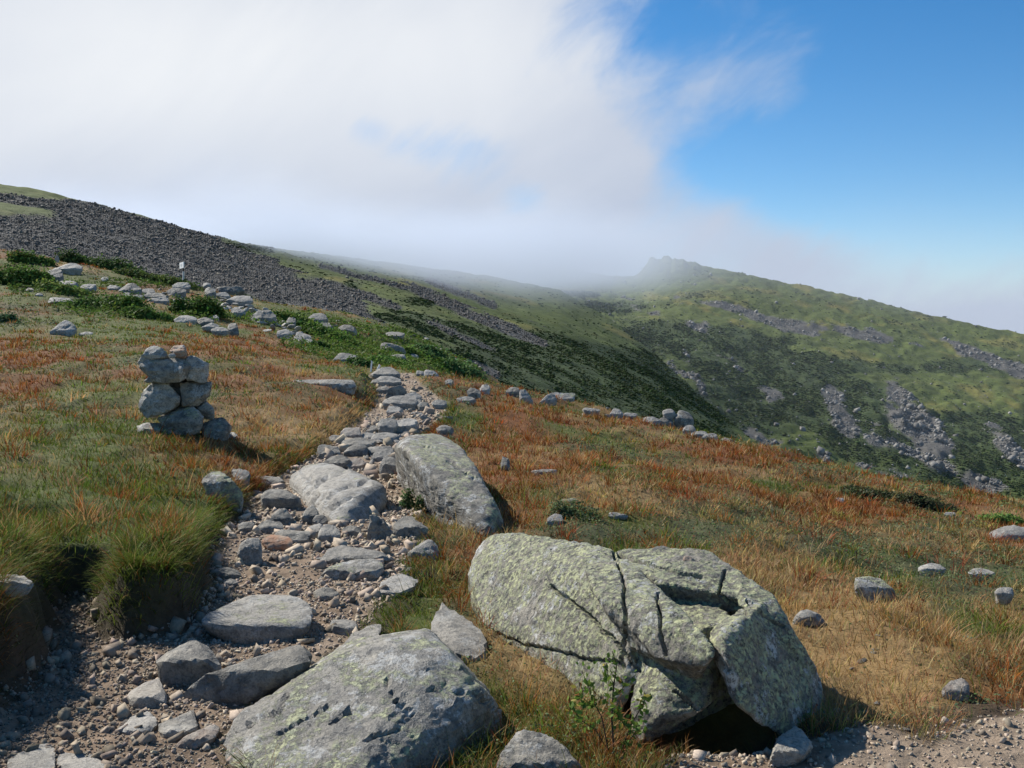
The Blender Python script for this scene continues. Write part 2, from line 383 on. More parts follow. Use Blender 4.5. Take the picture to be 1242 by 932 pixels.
GRASS2 = [(700, 368, 50, 12, 1.0), (640, 358, 60, 10, .7), (770, 405, 25, 14, .6), (15, 240, 40, 4, .35), (40, 293, 45, 5, 1.0), (140, 290, 40, 5, .5), (470, 345, 70, 10, .7), (430, 330, 60, 8, .8), (560, 350, 60, 9, .8), (660, 385, 60, 12, .7), (730, 410, 40, 14, .5), (600, 395, 60, 9, .4), (250, 340, 30, 5, .5), (640, 372, 50, 10, .7), (560, 372, 40, 7, .5), (390, 345, 30, 8, .7), (200, 312, 20, 4, .6)]
STREAK3 = [((820, 362), (900, 376), 7, 1.1), ((880, 372), (985, 402), 8, 1.2), ((985, 395), (1080, 412), 6, 1.0), ((1170, 425), (1242, 448), 11, 1.1), ((800, 455), (880, 520), 9, .8), ((770, 375), (860, 400), 5, .6), ((1005, 475), (1030, 520), 13, 1.1), ((1085, 475), (1130, 540), 24, 1.2), ((1060, 530), (1200, 590), 14, .8), ((930, 480), (950, 545), 8, .5), ((830, 430), (850, 470), 9, .7), ((1190, 500), (1242, 560), 12, .6), ((1050, 400), (1120, 420), 5, .6), ((900, 520), (1000, 560), 10, .5), ((1040, 560), (1130, 600), 10, .8)]
GRASS3 = [(930, 395, 90, 14, 1.0), (1050, 440, 120, 14, 1.1), (1180, 485, 90, 14, 1.0), (820, 375, 60, 10, .9), (1010, 378, 50, 7, .9), (720, 360, 60, 10, .8), (640, 345, 80, 10, .7), (1150, 410, 60, 8, .6), (960, 350, 60, 6, .4)]
DARK3 = [(820, 405, 90, 14, 1.0), (900, 430, 70, 25, 1.0), (960, 480, 80, 30, 1.1), (1000, 440, 70, 10, .6), (1130, 445, 90, 9, .9), (1050, 520, 60, 30, .8), (1200, 540, 60, 40, 1.0), (740, 372, 60, 8, 1.0), (880, 500, 60, 25, .9), (1160, 580, 70, 30, .9), (690, 357, 60, 5, .8)]
DARK2 = [(740, 455, 110, 34, .9), (640, 425, 70, 20, .5), (820, 500, 80, 40, 1.2), (560, 400, 50, 12, .5), (480, 385, 40, 8, .5), (600, 440, 60, 20, .9), (430, 345, 30, 6, .6), (520, 366, 30, 6, .6), (300, 300, 50, 8, .5)]
def mixture(U, V, x, y, streaks, grass, dark, seed):
    ta = 1.0 if seed > 200 else .6
    n1 = fbm(x * .03 + y * .012, y * .008, seed=seed, oct=4); n2 = fbm(x * .09, y * .05, seed=seed + 4, oct=4); n3 = fbm(x * .06, y * .04, seed=seed + 8, oct=4)
    tal = -.45 + .5 * n1
    for a, b, w, k in streaks:
        d, t = seg_d(U, V, a, b); tal = np.maximum(tal, k * np.exp(-(d / w) ** 2) + ta * (.8 * n1 + .7 * n2) - .30)
    gr = blobs(U, V, grass) + .35 * n2 + .18; dk = blobs(U, V, dark) + .45 * n3 + .12
    tal = sstep(.28, .5, tal)
    dks = sstep(.25, .6, dk - .5 * gr + .15)
    g = np.array([.086, .108, .026]) * (1 + .3 * n2[..., None]) + np.array([.08, .04, .01]) * sstep(.1, .6, n3)[..., None]
    d = np.array([.046, .066, .021]) * (1 + .3 * n3[..., None])
    r = np.array([.105, .10, .09]) * (1 + .25 * n2[..., None])
    c = g * (1 - dks[..., None]) + d * dks[..., None]
    c = c * (1 - tal[..., None]) + r * tal[..., None]
    return c, tal, dks
def crag3(U, Wd, x, y, z):
    _, V = proj(x, y, z)
    knob = 13 * sstep(.90, .985, Wd) * sstep(772, 788, U) * (1 - sstep(805, 868, U)) * (.75 + .5 * np.abs(fbm(U * .11, Wd * 9, seed=5, oct=3)))
    m = blobs(U, V, [(1110, 510, 60, 35, 1), (990, 520, 60, 30, .6), (850, 480, 40, 35, .6), (1150, 575, 60, 25, .8), (1230, 530, 30, 40, .7), (810, 322, 25, 6, .35)])
    return knob + m * 9 * np.abs(fbm(x * .05, y * .05, seed=77, oct=4))
hd = []
for nm, h, rng_u, nu, nw, amp, seed, st, gr, dk, cg, lab in (
    ('hillside', hill2, (-500, 1500), 760, 230, 1.8, 100, STREAK2, GRASS2, DARK2, None, 'dark stony ridge of boulders and heath rising behind the trail sign'),
    ('mountain', hill3, (0, 1700), 620, 230, 4.4, 200, STREAK3, GRASS3, DARK3, crag3, 'far green mountain slope with grey scree under the cloud')):
    x, y, z, q = grid_hill(h, *rng_u, nu, nw, amp, seed, cg)
    U, V = proj(x, y, z)
    c, tal, dks = mixture(U, V, x, y, st, gr, dk, seed + 40)
    o = link(nm, mesh_np(nm, np.stack([x, y, z], -1).reshape(-1, 3), [q], c.reshape(-1, 3), smooth=True), HILL)
    tag(o, lab, 'hill', kind='structure'); hd.append((x, y, z, U, V, tal, dks))
print('terrain', round(time.time() - T0, 1))

# ------------------------------------------------------------------ scattered masses on the hills
ICO = {}
def ico(n):
    if n not in ICO:
        bm = bmesh.new(); bmesh.ops.create_icosphere(bm, subdivisions=n, radius=1)
        ICO[n] = (np.array([v.co for v in bm.verts]), np.array([[v.index for v in f.verts] for f in bm.faces])); bm.free()
    return ICO[n]
CUBE_V = np.array([(a, b, c) for a in (-1, 1) for b in (-1, 1) for c in (-1, 1)], float)
CUBE_F = np.array([(0, 1, 3, 2), (4, 6, 7, 5), (0, 4, 5, 1), (2, 3, 7, 6), (0, 2, 6, 4), (1, 5, 7, 3)])
def rot_mats(n):
    q = rng.normal(size=(n, 4)); q /= np.linalg.norm(q, axis=1, keepdims=True); w, x, y, z = q.T
    return np.stack([np.stack([1 - 2 * (y * y + z * z), 2 * (x * y - w * z), 2 * (x * z + w * y)], -1), np.stack([2 * (x * y + w * z), 1 - 2 * (x * x + z * z), 2 * (y * z - w * x)], -1),
                     np.stack([2 * (x * z - w * y), 2 * (y * z + w * x), 1 - 2 * (x * x + y * y)], -1)], 1)
def rubble(P, size, col, base=(CUBE_V, CUBE_F), jit=.35, asp=(1, .8, .6), rot=None):
    """many small stones in one mesh: P (n,3), size (n,), col (n,3)"""
    n = len(P); bv, bf = base; k = len(bv)
    v = np.repeat(bv[None], n, 0) * (1 + jit * rng.uniform(-1, 1, (n, k, 3)))
    v = v * np.array(asp) * rng.uniform(.75, 1.25, (n, 1, 3))
    R = rot_mats(n) if rot is None else rot
    v = np.einsum('nij,nkj->nki', R, v) * size[:, None, None] + P[:, None]
    f = (bf[None] + (np.arange(n) * k)[:, None, None]).reshape(-1, bf.shape[1])
    return v.reshape(-1, 3), f, np.repeat(col, k, 0)
def pick(hidx, weight, n):
    x, y, z, U, V, tal, dks = hd[hidx]
    w = weight(x, y, z, U, V, tal, dks).ravel() * ((U > -60) & (U < 1310)).ravel(); w[-2 * x.shape[1]:] = 0
    i = rng.choice(w.size, n, p=w / w.sum())
    jx = rng.normal(0, .35, n) * y.ravel()[i] * .0016
    return np.c_[x.ravel()[i] + jx, y.ravel()[i], z.ravel()[i]]
# talus of the ridge
P = pick(0, lambda x, y, z, U, V, tal, dks: tal ** 1.5 * (.25 + y / 300), 120000)
u_, v_ = proj(*P.T)
sz = (.055 + rng.pareto(2.8, len(P)) * .055).clip(0, .34) * (P[:, 1] / 210) ** .9
gcol = np.array([.122, .112, .098]) * rng.uniform(.5, 1.4, (len(P), 1)) * (1 + .02 * rng.normal(size=(len(P), 3)))
vv, ff, cc = rubble(P + np.c_[0 * sz, 0 * sz, sz * .25], sz, gcol)
tag(link('scree', mesh_np('scree', vv, [ff], cc), TALUS), 'dark grey talus of countless boulders covering the stony ridge', 'scree', kind='stuff')
# scree and crags of the mountain
P = pick(1, lambda x, y, z, U, V, tal, dks: tal ** 1.3 * np.clip(fbm(x * .05, y * .05, seed=88, oct=3) + .45, .05, 1) + .012, 20000)
u_, v_ = proj(*P.T)
big = blobs(u_, v_, [(1110, 510, 55, 32, 1.2), (1150, 575, 70, 22, 1.2), (975, 535, 40, 20, .8), (860, 480, 40, 40, .7), (1230, 540, 30, 40, .8), (1010, 540, 40, 20, .8)])
sz = (.2 + rng.pareto(2.3, len(P)) * .2).clip(0, 1.8) * (.7 + .6 * big) * (P[:, 1] / 700) ** .7
gcol = np.array([.20, .193, .178]) * rng.uniform(.6, 1.3, (len(P), 1))
vv, ff, cc = rubble(P + np.c_[0 * sz, 0 * sz, sz * .1], sz, gcol, asp=(.9, .8, .7))
tag(link('scree', mesh_np('scree', vv, [ff], cc), TALUS), 'pale grey scree and crags scattered over the far mountain slope', 'scree', kind='stuff')
# krummholz scrub: low leafy clumps
def scrub(P, size, c0, name, label, flat_=.42):
    n = len(P)
    gc = np.array(c0) * rng.uniform(.65, 1.45, (n, 1)) * (1 + .08 * rng.normal(size=(n, 3)))
    vv, ff, cc = rubble(P + np.c_[0 * size, 0 * size, size * .15], size, gc, base=ico(1), jit=.38, asp=(1, 1, flat_), rot=np.repeat(np.eye(3)[None], n, 0))
    tag(link(name, mesh_np(name, vv, [ff], cc), LEAF), label, 'scrub', kind='stuff')
P = pick(1, lambda x, y, z, U, V, tal, dks: (dks ** 1.5 + .05) * (1 - tal) * np.clip(.45 + 1.3 * fbm(x * .055, y * .04, seed=171, oct=4), .03, 1), 52000)
scrub(P, rng.uniform(.22, .6, len(P)) * (1 + rng.pareto(4, len(P))).clip(1, 2.6) * (P[:, 1] / 700) ** .6, (.050, .074, .022), 'scrub', 'dark green dwarf conifer scrub on the far mountain slope')
P = pick(0, lambda x, y, z, U, V, tal, dks: (dks ** 1.5 + .06) * (1 - tal) * (U > 230) * np.clip(.45 + 1.3 * fbm(x * .1, y * .08, seed=172, oct=4), .03, 1), 40000)
scrub(P, rng.uniform(.12, .36, len(P)) * (1 + rng.pareto(4, len(P))).clip(1, 2.4) * (P[:, 1] / 300) ** .8, (.052, .074, .022), 'scrub', 'dark green heath scrub on the shaded hillside above the ravine')
print('hills', round(time.time() - T0, 1))

# ------------------------------------------------------------------ rocks
FOOT = []      # footprints kept clear of grass
def hull_planes(P):
    bm = bmesh.new()
    for p in P: bm.verts.new(p)
    r = bmesh.ops.convex_hull(bm, input=bm.verts)
    pl = {}
    c = P.mean(0)
    for f in bm.faces:
        if f.calc_area() < 1e-9: continue
        n = np.array(f.normal); 
        d = float(n @ (np.array(f.verts[0].co) - c))
        if d < 0: n, d = -n, -d
        key = tuple(np.round(n / .06).astype(int))
        if key not in pl or pl[key][1] < d: pl[key] = (n, max(d, 1e-3))
    bm.free()
    N = np.array([q[0] for q in pl.values()]); D = np.array([q[1] for q in pl.values()])
    return c, N, D
def star(P, sub=4, p=22, chop=18, deep=.17):
    """rounded convex stone through the hull points P"""
    lo, hi = P.min(0), P.max(0); sc_ = np.maximum(hi - lo, 1e-3); Q = (P - lo) / sc_
    c, N, D = hull_planes(Q)
    d, f = ico(sub)
    if chop:
        rs = np.random.default_rng(int(abs(P.sum()) * 1e4) % 99991)
        e = rs.normal(size=(chop, 3)); e /= np.linalg.norm(e, axis=1, keepdims=True)
        sup = ((Q - c) @ e.T).max(0); N = np.r_[N, e]; D = np.r_[D, sup * rs.uniform(1 - deep, .985, chop)]
    k = np.maximum(d @ (N / D[:, None]).T, 1e-6)
    r = (k ** p).sum(1) ** (-1 / p)
    return (c + d * r[:, None]) * sc_ + lo, f
def vnormals(V, Fc):
    n = np.zeros_like(V); fn = np.cross(V[Fc[:, 1]] - V[Fc[:, 0]], V[Fc[:, 2]] - V[Fc[:, 0]])
    for k in range(3): np.add.at(n, Fc[:, k], fn)
    return n / np.maximum(np.linalg.norm(n, axis=1, keepdims=True), 1e-12)
def roughen(V, Fc, amp, freq, seed, cracks=(), cw=4.0, cdep=.02):
    n = vnormals(V, Fc)
    a = fbm(*(V * freq).T, seed=seed, oct=3, gain=.5)
    r = 1 - np.abs(fbm(*(V * freq * 1.7 + 9).T, seed=seed + 5, oct=4, gain=.6)) * 2
    f = fbm(*(V * freq * 6).T, seed=seed + 11, oct=3, gain=.6)
    g = fbm(*(V * freq * 15).T, seed=seed + 17, oct=2)
    st = fbm(*(V * freq * np.array([.8, .8, 3.0])).T, seed=seed + 23, oct=3, gain=.6)
    disp = amp * (.7 * a + .55 * (r - .5) + .34 * f + .14 * g + .3 * np.round(st * 3) / 3)
    if cracks:
        u, v = proj(*V.T); u = u + 2.2 * noise(*(V * 14).T, seed=seed + 2); v = v + 2.2 * noise(*(V * 14 + 5).T, seed=seed + 3)
        for line in cracks:
            for a_, b_ in zip(line[:-1], line[1:]):
                d, t = seg_d(u, v, a_, b_)
                disp = disp - cdep * np.clip(1 - d / cw, 0, 1)
    return V + n * disp[:, None]
def hull2(P):
    P = sorted(map(tuple, np.round(P, 4)))
    def half(it):
        h = []
        for p in it:
            while len(h) > 1 and (h[-1][0] - h[-2][0]) * (p[1] - h[-2][1]) - (h[-1][1] - h[-2][1]) * (p[0] - h[-2][0]) <= 0: h.pop()
            h.append(p)
        return h[:-1]
    H = np.array(half(P) + half(P[::-1]))
    E = np.roll(H, -1, 0) - H; L = np.maximum(np.linalg.norm(E, axis=1), 1e-9)
    N = np.c_[E[:, 1], -E[:, 0]] / L[:, None]
    return H.min(0), H.max(0), N, (N * H).sum(1)
def rock_obj(V, Fc, base, label, cat='rock', group=None, name='rock', **props):
    base = np.array(base)
    me = mesh_np(name, V - base, [Fc], smooth=True)
    me.set_sharp_from_angle(angle=math.radians(24))
    o = link(name, me, ROCK); o.location = base
    tag(o, label, cat, group)
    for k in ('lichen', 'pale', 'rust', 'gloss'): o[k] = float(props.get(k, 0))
    lowest = V[V[:, 2] < np.percentile(V[:, 2], 70)]
    W_ = V[::max(1, len(V) // 1500)]; W_ = W_[W_[:, 2] > ground(W_[:, 0], W_[:, 1], fine=False) - .01]
    if len(W_) < 4: W_ = V
    FOOT.append(hull2(W_[:, :2]))
    return o
_seed = [500]
def traced(pts, label, lean=1.6, fr=.3, back=None, sub=4, y0=None, side=0.0, bulge=.0, amp=.055, p=110, sink=.4, cracks=(), chop=16, deep=.17, hang=False, cat='rock', group=None, name='rock', **props):
    """a stone whose outline against its surroundings is pts; it leans back from the front face (lowest fr of its height)"""
    _seed[0] += 13; rs = np.random.default_rng(_seed[0])
    pts = np.array(pts, float); ub = pts[:, 0].mean(); vb = pts[:, 1].max(); vt = pts[:, 1].min(); ul, ur = pts[:, 0].min(), pts[:, 0].max()
    if y0 is None: y0 = hit(ub, vb)[1]
    hp = max(vb - vt, 1.0); wp = ur - ul; m = y0 / F
    wd = wp * m; hh = hp * m
    if back is None: back = .55 * wd
    def prof(fq): return np.where(fq < fr, .25 * fq * hh, .25 * fr * hh + lean * (fq - fr) * hh)
    P = []
    for u, v in pts:
        fq = (vb - v) / hp
        y = y0 + prof(fq) + side * (u - ub) * m
        P.append(at(u, v, y))
        P.append(at(ub + (u - ub) * .8, v + (vb - v) * .25, y + back * (.6 + .3 * rs.random())))
    # brow between front face and top
    vf = vb - fr * hp
    for k in (.12, .35, .6, .86):
        lo = ul + .06 * wp; u = lo + k * (wp * .88); 
        P.append(at(u, vf + hp * .05 * rs.normal(), y0 + prof(fr) - bulge * hh - .04 * wd * rs.random() + side * (u - ub) * m))
    P = np.array(P); base = P[P[:, 2].argmin()]
    low = P[[i for i in range(len(P)) if P[i, 2] < P[:, 2].min() + .5 * (np.ptp(P[:, 2]))]].copy()
    c2 = P[:, :2].mean(0)
    if not hang:
        low[:, 2] -= sink * max(hh, .3 * wd); low[:, :2] = c2 + (low[:, :2] - c2) * .92
        P = np.r_[P, low]
    V, Fc = star(P, sub, p, chop, deep)
    s_ = (wd * hh * max(back, .1)) ** (1 / 3)
    V = roughen(V, Fc, amp * s_, 2.4 / max(s_, .02), _seed[0], cracks)
    zb = hit(ub, vb)[2] if not hang else V[:, 2].min()
    return rock_obj(V, Fc, (V[:, 0].mean(), V[:, 1].mean(), zb), label, cat, group, name, **props)
def outline(u, v, w, h, seed, n=9):
    rs = np.random.default_rng(seed)
    a = np.sort((np.arange(n) + rs.uniform(-.32, .32, n)) / n * 2 * math.pi)
    x = np.cos(a); y = np.sin(a)
    k = rs.uniform(.8, 1.12, n) / np.maximum(np.abs(x), np.abs(y)) ** .35
    x, y = x * k, y * k; y = np.where(y < 0, y * .85, y)
    x = (x - x.min()) / np.ptp(x) - .5; y = (y - y.min()) / np.ptp(y)
    return np.c_[u + x * w, v - y * h]
def stone(u, v, w, h, label, **kw):
    return traced(outline(u, v, w * 1.05, h * 1.06, _seed[0] * 7 + 3), label, **({'sub': 3 if w < 17 else 4, 'lean': 1.3, 'fr': .4, 'amp': .05, 'chop': 10, 'deep': .30, 'p': 140} | kw))
def hulls(parts_, label, sub=6, p=26, voxel=None, amp=.02, freq=3.5, cracks=(), cw=4, cdep=.02, cat='boulder', name='boulder', **props):
    """a boulder from corner points (u, v, height above the path); several convex masses grown together when voxel is set"""
    _seed[0] += 13
    Vs, Fs, o = [], [], 0
    for P in parts_:
        P = np.array([atz(*q) for q in P]); low = P.copy(); c2 = P[:, :2].mean(0)
        low = low[low[:, 2] < .045]
        if len(low): low = low.copy(); low[:, 2] -= .18; P = np.r_[P, low]
        V, Fc = star(P, sub, p, 22, .12); Vs.append(V); Fs.append(Fc + o); o += len(V)
    V, Fc = np.concatenate(Vs), np.concatenate(Fs)
    if voxel:
        me = mesh_np('tmp', V, [Fc]); ob = link('tmp', me); md = ob.modifiers.new('r', 'REMESH'); md.mode = 'VOXEL'; md.voxel_size = voxel
        ev = ob.evaluated_get(bpy.context.evaluated_depsgraph_get()); m2 = ev.to_mesh(); m2.calc_loop_triangles()
        V = np.empty(len(m2.vertices) * 3); m2.vertices.foreach_get('co', V); V = V.reshape(-1, 3)
        Fc = np.empty(len(m2.loop_triangles) * 3, np.int32); m2.loop_triangles.foreach_get('vertices', Fc); Fc = Fc.reshape(-1, 3)
        ev.to_mesh_clear(); bpy.data.objects.remove(ob); bpy.data.meshes.remove(me)
        # relax the voxel steps
        for _ in range(1):
            s_ = np.zeros_like(V); c_ = np.zeros(len(V))
            for a_, b_ in ((0, 1), (1, 2), (2, 0)):
                np.add.at(s_, Fc[:, a_], V[Fc[:, b_]]); np.add.at(c_, Fc[:, a_], 1)
            V = .4 * V + .6 * s_ / np.maximum(c_, 1)[:, None]
    V = roughen(V, Fc, amp, freq, _seed[0], cracks, cw, cdep)
    b = (V[:, 0].mean(), V[:, 1].mean(), 0.0)
    return rock_obj(V, Fc, b, label, cat, None, name, **props)

A1 = [(572, 722, .02), (566, 680, .2), (575, 656, .27), (592, 646, .34), (624, 642, .40), (660, 644, .43), (700, 654, .46), (735, 662, .47), (742, 700, .445), (765, 782, .235), (785, 830, .09), (745, 852, 0), (690, 815, 0), (640, 790, 0), (590, 760, 0), (735, 770, .05), (640, 700, .05)]
A2 = [(690, 652, .46), (747, 666, .475), (782, 698, .46), (832, 744, .425), (864, 780, .375), (873, 799, .33), (866, 810, .29), (800, 800, .265), (766, 786, .235), (722, 720, .42), (746, 763, .05), (825, 825, .1), (854, 828, .16)]
A3 = [(770, 830, .10), (765, 862, .03), (800, 869, .06), (852, 863, .07), (874, 842, .1), (876, 800, .18), (866, 812, .2), (800, 806, .2), (780, 780, .2), (850, 770, .15)]
B1 = [(735, 664, .47), (780, 663, .49), (840, 662, .52), (872, 675, .50), (908, 699, .45), (932, 715, .42), (911, 728, .40), (877, 706, .435), (800, 706, .43), (770, 690, .45), (905, 778, .15), (877, 770, .15), (800, 770, .15), (920, 790, .05), (760, 740, .1), (845, 800, .02)]
CORE = [(672, 706, .32), (858, 719, .355), (905, 749, .355), (800, 776, .29), (668, 775, 0), (853, 790, 0), (904, 845, .02), (795, 858, .02)]
B2 = [(855, 766, .36), (872, 764, .405), (905, 748, .42), (932, 722, .40), (905, 738, .40), (952, 743, .33), (974, 784, .2), (994, 822, .06), (999, 852, -.02), (985, 868, .0), (902, 864, .14), (884, 850, .19), (872, 802, .335), (900, 790, .1), (960, 800, 0)]
B3 = [(890, 690, .47), (932, 716, .42), (952, 744, .365), (974, 784, .24), (995, 822, .08), (985, 850, .0), (900, 738, .40), (930, 765, .32), (880, 780, .05), (940, 790, .05), (960, 800, .15)]
hulls([A1, A2, A3, B1, B2, B3, CORE], 'huge cracked boulder crusted with yellow-green lichen, largest rock beside the path', p=90, voxel=.0085, amp=.017, freq=4.5, lichen=.74, pale=.0,
      cracks=[[(745, 672), (757, 700), (757, 770), (752, 800)], [(797, 720), (803, 760), (805, 792)], [(668, 710), (712, 745), (745, 778), (775, 812)], [(596, 768), (640, 783), (700, 797), (755, 806)], [(880, 690), (872, 720), (905, 745)], [(905, 730), (950, 760)], [(820, 840), (845, 862)], [(750, 672), (800, 690), (850, 700)]], cw=2.4, cdep=.04)
hulls([[(268, 905, .0), (275, 925, 0), (288, 868, .07), (330, 846, .13), (400, 800, .235), (450, 776, .285), (490, 769, .30), (522, 768, .30), (548, 792, .265), (592, 842, .15), (618, 868, .03), (600, 886, 0), (540, 892, .05), (505, 938, .0), (400, 985, 0), (300, 950, 0), (420, 850, .17), (500, 815, .245), (520, 868, .12), (520, 760, .0), (420, 780, .0)]],
      'broad wet-looking slab boulder with lichen-yellow crown, lowest boulder by the path', sub=6, p=50, amp=.02, freq=4.5, lichen=.44, gloss=.75, pale=.12,
      cracks=[[(300, 882), (335, 862), (350, 842)], [(335, 892), (365, 875), (400, 855)], [(400, 880), (425, 862)], [(520, 836), (575, 845), (612, 864)], [(445, 900), (485, 883)], [(470, 825), (480, 850), (500, 866)]], cw=2.6, cdep=.02)
hulls([[(615, 638, .0), (590, 646, 0), (545, 629, 0), (512, 602, 0), (482, 580, .04), (477, 541, .46), (492, 528, .56), (530, 523, .52), (560, 541, .46), (575, 562, .40), (601, 606, .2), (497, 550, .50), (508, 575, .30), (530, 612, .08), (560, 560, .02), (500, 545, .05)]],
      'tall leaning boulder mottled with grey and green lichen beside the wide ribbed slab', sub=6, p=34, amp=.02, freq=4, lichen=.5, cracks=[[(490, 555), (500, 575)], [(545, 560), (575, 580)]], cw=3, cdep=.025)
hulls([[(347, 578, .12), (358, 562, .22), (387, 557, .27), (404, 566, .26), (429, 570, .27), (446, 583, .22), (471, 591, .18), (474, 604, .10), (456, 614, 0), (442, 634, 0), (413, 640, 0), (387, 628, .0), (376, 600, .06), (349, 592, .0), (440, 592, .22), (400, 600, .17), (420, 575, 0)]],
      'wide flat ribbed slab set across the path below the stepped stones', sub=5, p=24, amp=.018, freq=5, pale=.45, lichen=.25, cat='slab', name='slab',
      cracks=[[(378, 592), (395, 580), (420, 572)], [(395, 605), (420, 590), (445, 585)], [(400, 618), (430, 602)], [(360, 566), (372, 575), (378, 585)], [(385, 600), (378, 612)]], cw=3.5, cdep=.03)
traced([(237, 756), (249, 740), (279, 724), (319, 719), (359, 720), (381, 734), (384, 752), (375, 770), (343, 780), (307, 783), (279, 770), (247, 765)], 'rounded pale grey flat-topped boulder lying across the gravel of the path', lean=3.2, fr=.42, sub=5, amp=.024, p=26, pale=.45, lichen=.15, sink=.25)
traced([(188, 800), (200, 788), (235, 776), (255, 782), (271, 803), (269, 822), (240, 830), (195, 824)], 'brown-grey humped stone with grass at its foot, below the pale flat-topped boulder', lean=1.6, fr=.5, bulge=.2, pale=.15)
traced([(220, 843), (231, 833), (319, 794), (359, 781), (379, 792), (388, 803), (359, 820), (295, 838), (239, 858), (223, 855)], 'long wedge-shaped grey stone slanting down beside the wet-looking slab boulder', lean=1.2, fr=.55, side=-.3, sub=5, amp=.035)
traced([(152, 841), (168, 829), (194, 821), (204, 850), (188, 860), (160, 857)], 'flat tan stone with a dark underside on the dirt of the path', lean=2.6, fr=.3, pale=.4, rust=.1)
traced([(142, 885), (160, 869), (180, 863), (193, 875), (184, 890), (152, 893)], 'pale flat angular stone beside the glittering grey one in the dirt', lean=3, fr=.2, pale=.75)
traced([(192, 878), (236, 859), (241, 875), (239, 884), (207, 898), (193, 895)], 'glittering blue-grey angular stone sunk in the dirt', lean=2.6, fr=.3, gloss=.5, pale=.1)
traced([(210, 906), (223, 893), (259, 878), (268, 882), (259, 896), (231, 911)], 'slim tan stone with a dark streak near the wet-looking slab boulder', lean=2, fr=.4, rust=.25, pale=.2)
traced([(8, 922), (34, 907), (52, 901), (66, 905), (68, 940), (10, 950)], 'flat pale paving-like stone in the lowest corner of the path, the more angular of two', lean=3, fr=.2, pale=.4)
traced([(70, 914), (80, 908), (116, 916), (142, 932), (150, 950), (70, 950)], 'flat pale stone in the lowest corner of the path, joined to a more angular one', lean=3, fr=.2, pale=.5)
traced([(520, 750), (532, 726), (552, 739), (576, 756), (595, 777), (592, 796), (560, 806), (524, 780)], 'smooth tongue-shaped grey stone between the two largest lichened boulders', lean=2.6, fr=.15, lichen=.15, pale=.3, amp=.03)
traced([(243, 581), (253, 572), (268, 570), (276, 583), (296, 598), (295, 610), (272, 611), (254, 600)], 'green-topped boulder with a shadowed side on the turf edge, nearest the cairn', lean=1.2, fr=.55, side=.3, lichen=.6)
stone(291, 595, 24, 26, 'small dark-sided stone tucked behind the green-topped boulder at the turf edge')
stone(324, 591, 46, 14, 'long low dark slab touching the ribbed slab of the path', lean=2)
traced([(313, 600), (325, 589), (339, 588), (359, 599), (371, 610), (369, 619), (340, 620), (315, 618)], 'rounded loaf-shaped grey stone half hidden in grass beside the ribbed slab', lean=1.4, fr=.5, bulge=.2, p=12)
stone(343, 639, 29, 22, 'square grey stone with one dark side, below the loaf-shaped stone', side=.4)
stone(328, 649, 32, 18, 'blue-grey wedge stone just above the rust-coloured stone', lean=1.6)
stone(376, 636, 26, 24, 'dark grey rounded stone at the foot of the ribbed slab', p=12)
stone(388, 638, 18, 15, 'small pointed grey stone leaning beside the dark rounded one')
stone(383, 653, 30, 18, 'flat light brown stone above the gravel, below the small pointed stone', lean=2.4, pale=.45)
stone(399, 659, 28, 22, 'cracked light stone with a shadowed notch at the head of the gravel', lean=1.6, pale=.4)
stone(336, 668, 36, 20, 'rust-orange stone on the gravel beside a white boulder', lean=1.6, rust=1.0)
stone(352, 660, 48, 17, 'flat grey slab resting behind the rust-orange stone', lean=2.2)
traced([(285, 672), (291, 655), (300, 650), (315, 651), (320, 660), (320, 678), (312, 686), (290, 682)], 'white-grey upright boulder on the gravel under the turf bank', lean=.9, fr=.6, pale=.6, lichen=.25, p=14)
stone(426, 652, 25, 15, 'low grey stone between the ribbed slab and the spiky dark stone', lean=1.6)
traced([(444, 653), (449, 625), (458, 625), (477, 645), (477, 655), (455, 656)], 'spiky dark speckled stone standing on edge under the leaning boulder', lean=.6, fr=.7, amp=.09)
stone(300, 650, 22, 19, 'dark stone in the shade of the turf bank above the white-grey boulder')
stone(273, 703, 42, 15, 'grey stone poking out of the turf bank below the dry grass tuft', lean=1.6)
traced([(386, 682), (398, 665), (415, 661), (435, 664), (468, 670), (479, 677), (470, 682), (435, 678), (400, 679), (390, 685)], 'long thin grey slab edge crossing the gravel, above the lichened slab', lean=2.4, fr=.35, pale=.25)
traced([(383, 702), (400, 687), (430, 683), (445, 676), (455, 675), (467, 685), (464, 697), (446, 705), (420, 697), (400, 699)], 'tan slab with a green lichened end, on the gravel', lean=2.2, fr=.35, lichen=.45, pale=.35)
traced([(493, 671), (512, 656), (524, 651), (532, 660), (533, 679), (515, 682), (497, 679)], 'triangular light grey stone in the grass between leaning boulder and path', lean=1.2, fr=.3, pale=.4)
traced([(453, 727), (463, 705), (480, 697), (498, 695), (508, 705), (490, 714), (470, 724)], 'whitish low stone on the edge of the bright green grass', lean=2.2, fr=.25, pale=.7, lichen=.15)
stone(396, 732, 36, 20, 'small dark stone poking out of gravel next to the pale flat-topped boulder', p=14)
stone(418, 772, 34, 20, 'flat path stone just right of the pale flat-topped boulder', lean=3, pale=.4)
traced([(412, 786), (425, 770), (450, 757), (464, 757), (458, 774), (430, 794)], 'smooth flat stone against the back of the wet-looking slab boulder', lean=3, fr=.15, pale=.4)
stone(280, 713, 16, 11, 'small white stone at the foot of the turf bank', pale=.7)
stone(254, 848 - 4, 20, 12, 'small lumpy stone in front of the long wedge-shaped stone', pale=.3)
stone(265, 842, 22, 16, 'lumpy grey stone hugging the foot of the long wedge-shaped stone')
traced([(475, 649), (478, 634), (490, 624), (500, 626), (505, 634), (520, 641), (518, 650), (495, 654)], 'rounded grey stone with a stepped top in front of the leaning boulder', lean=1.4, fr=.4)
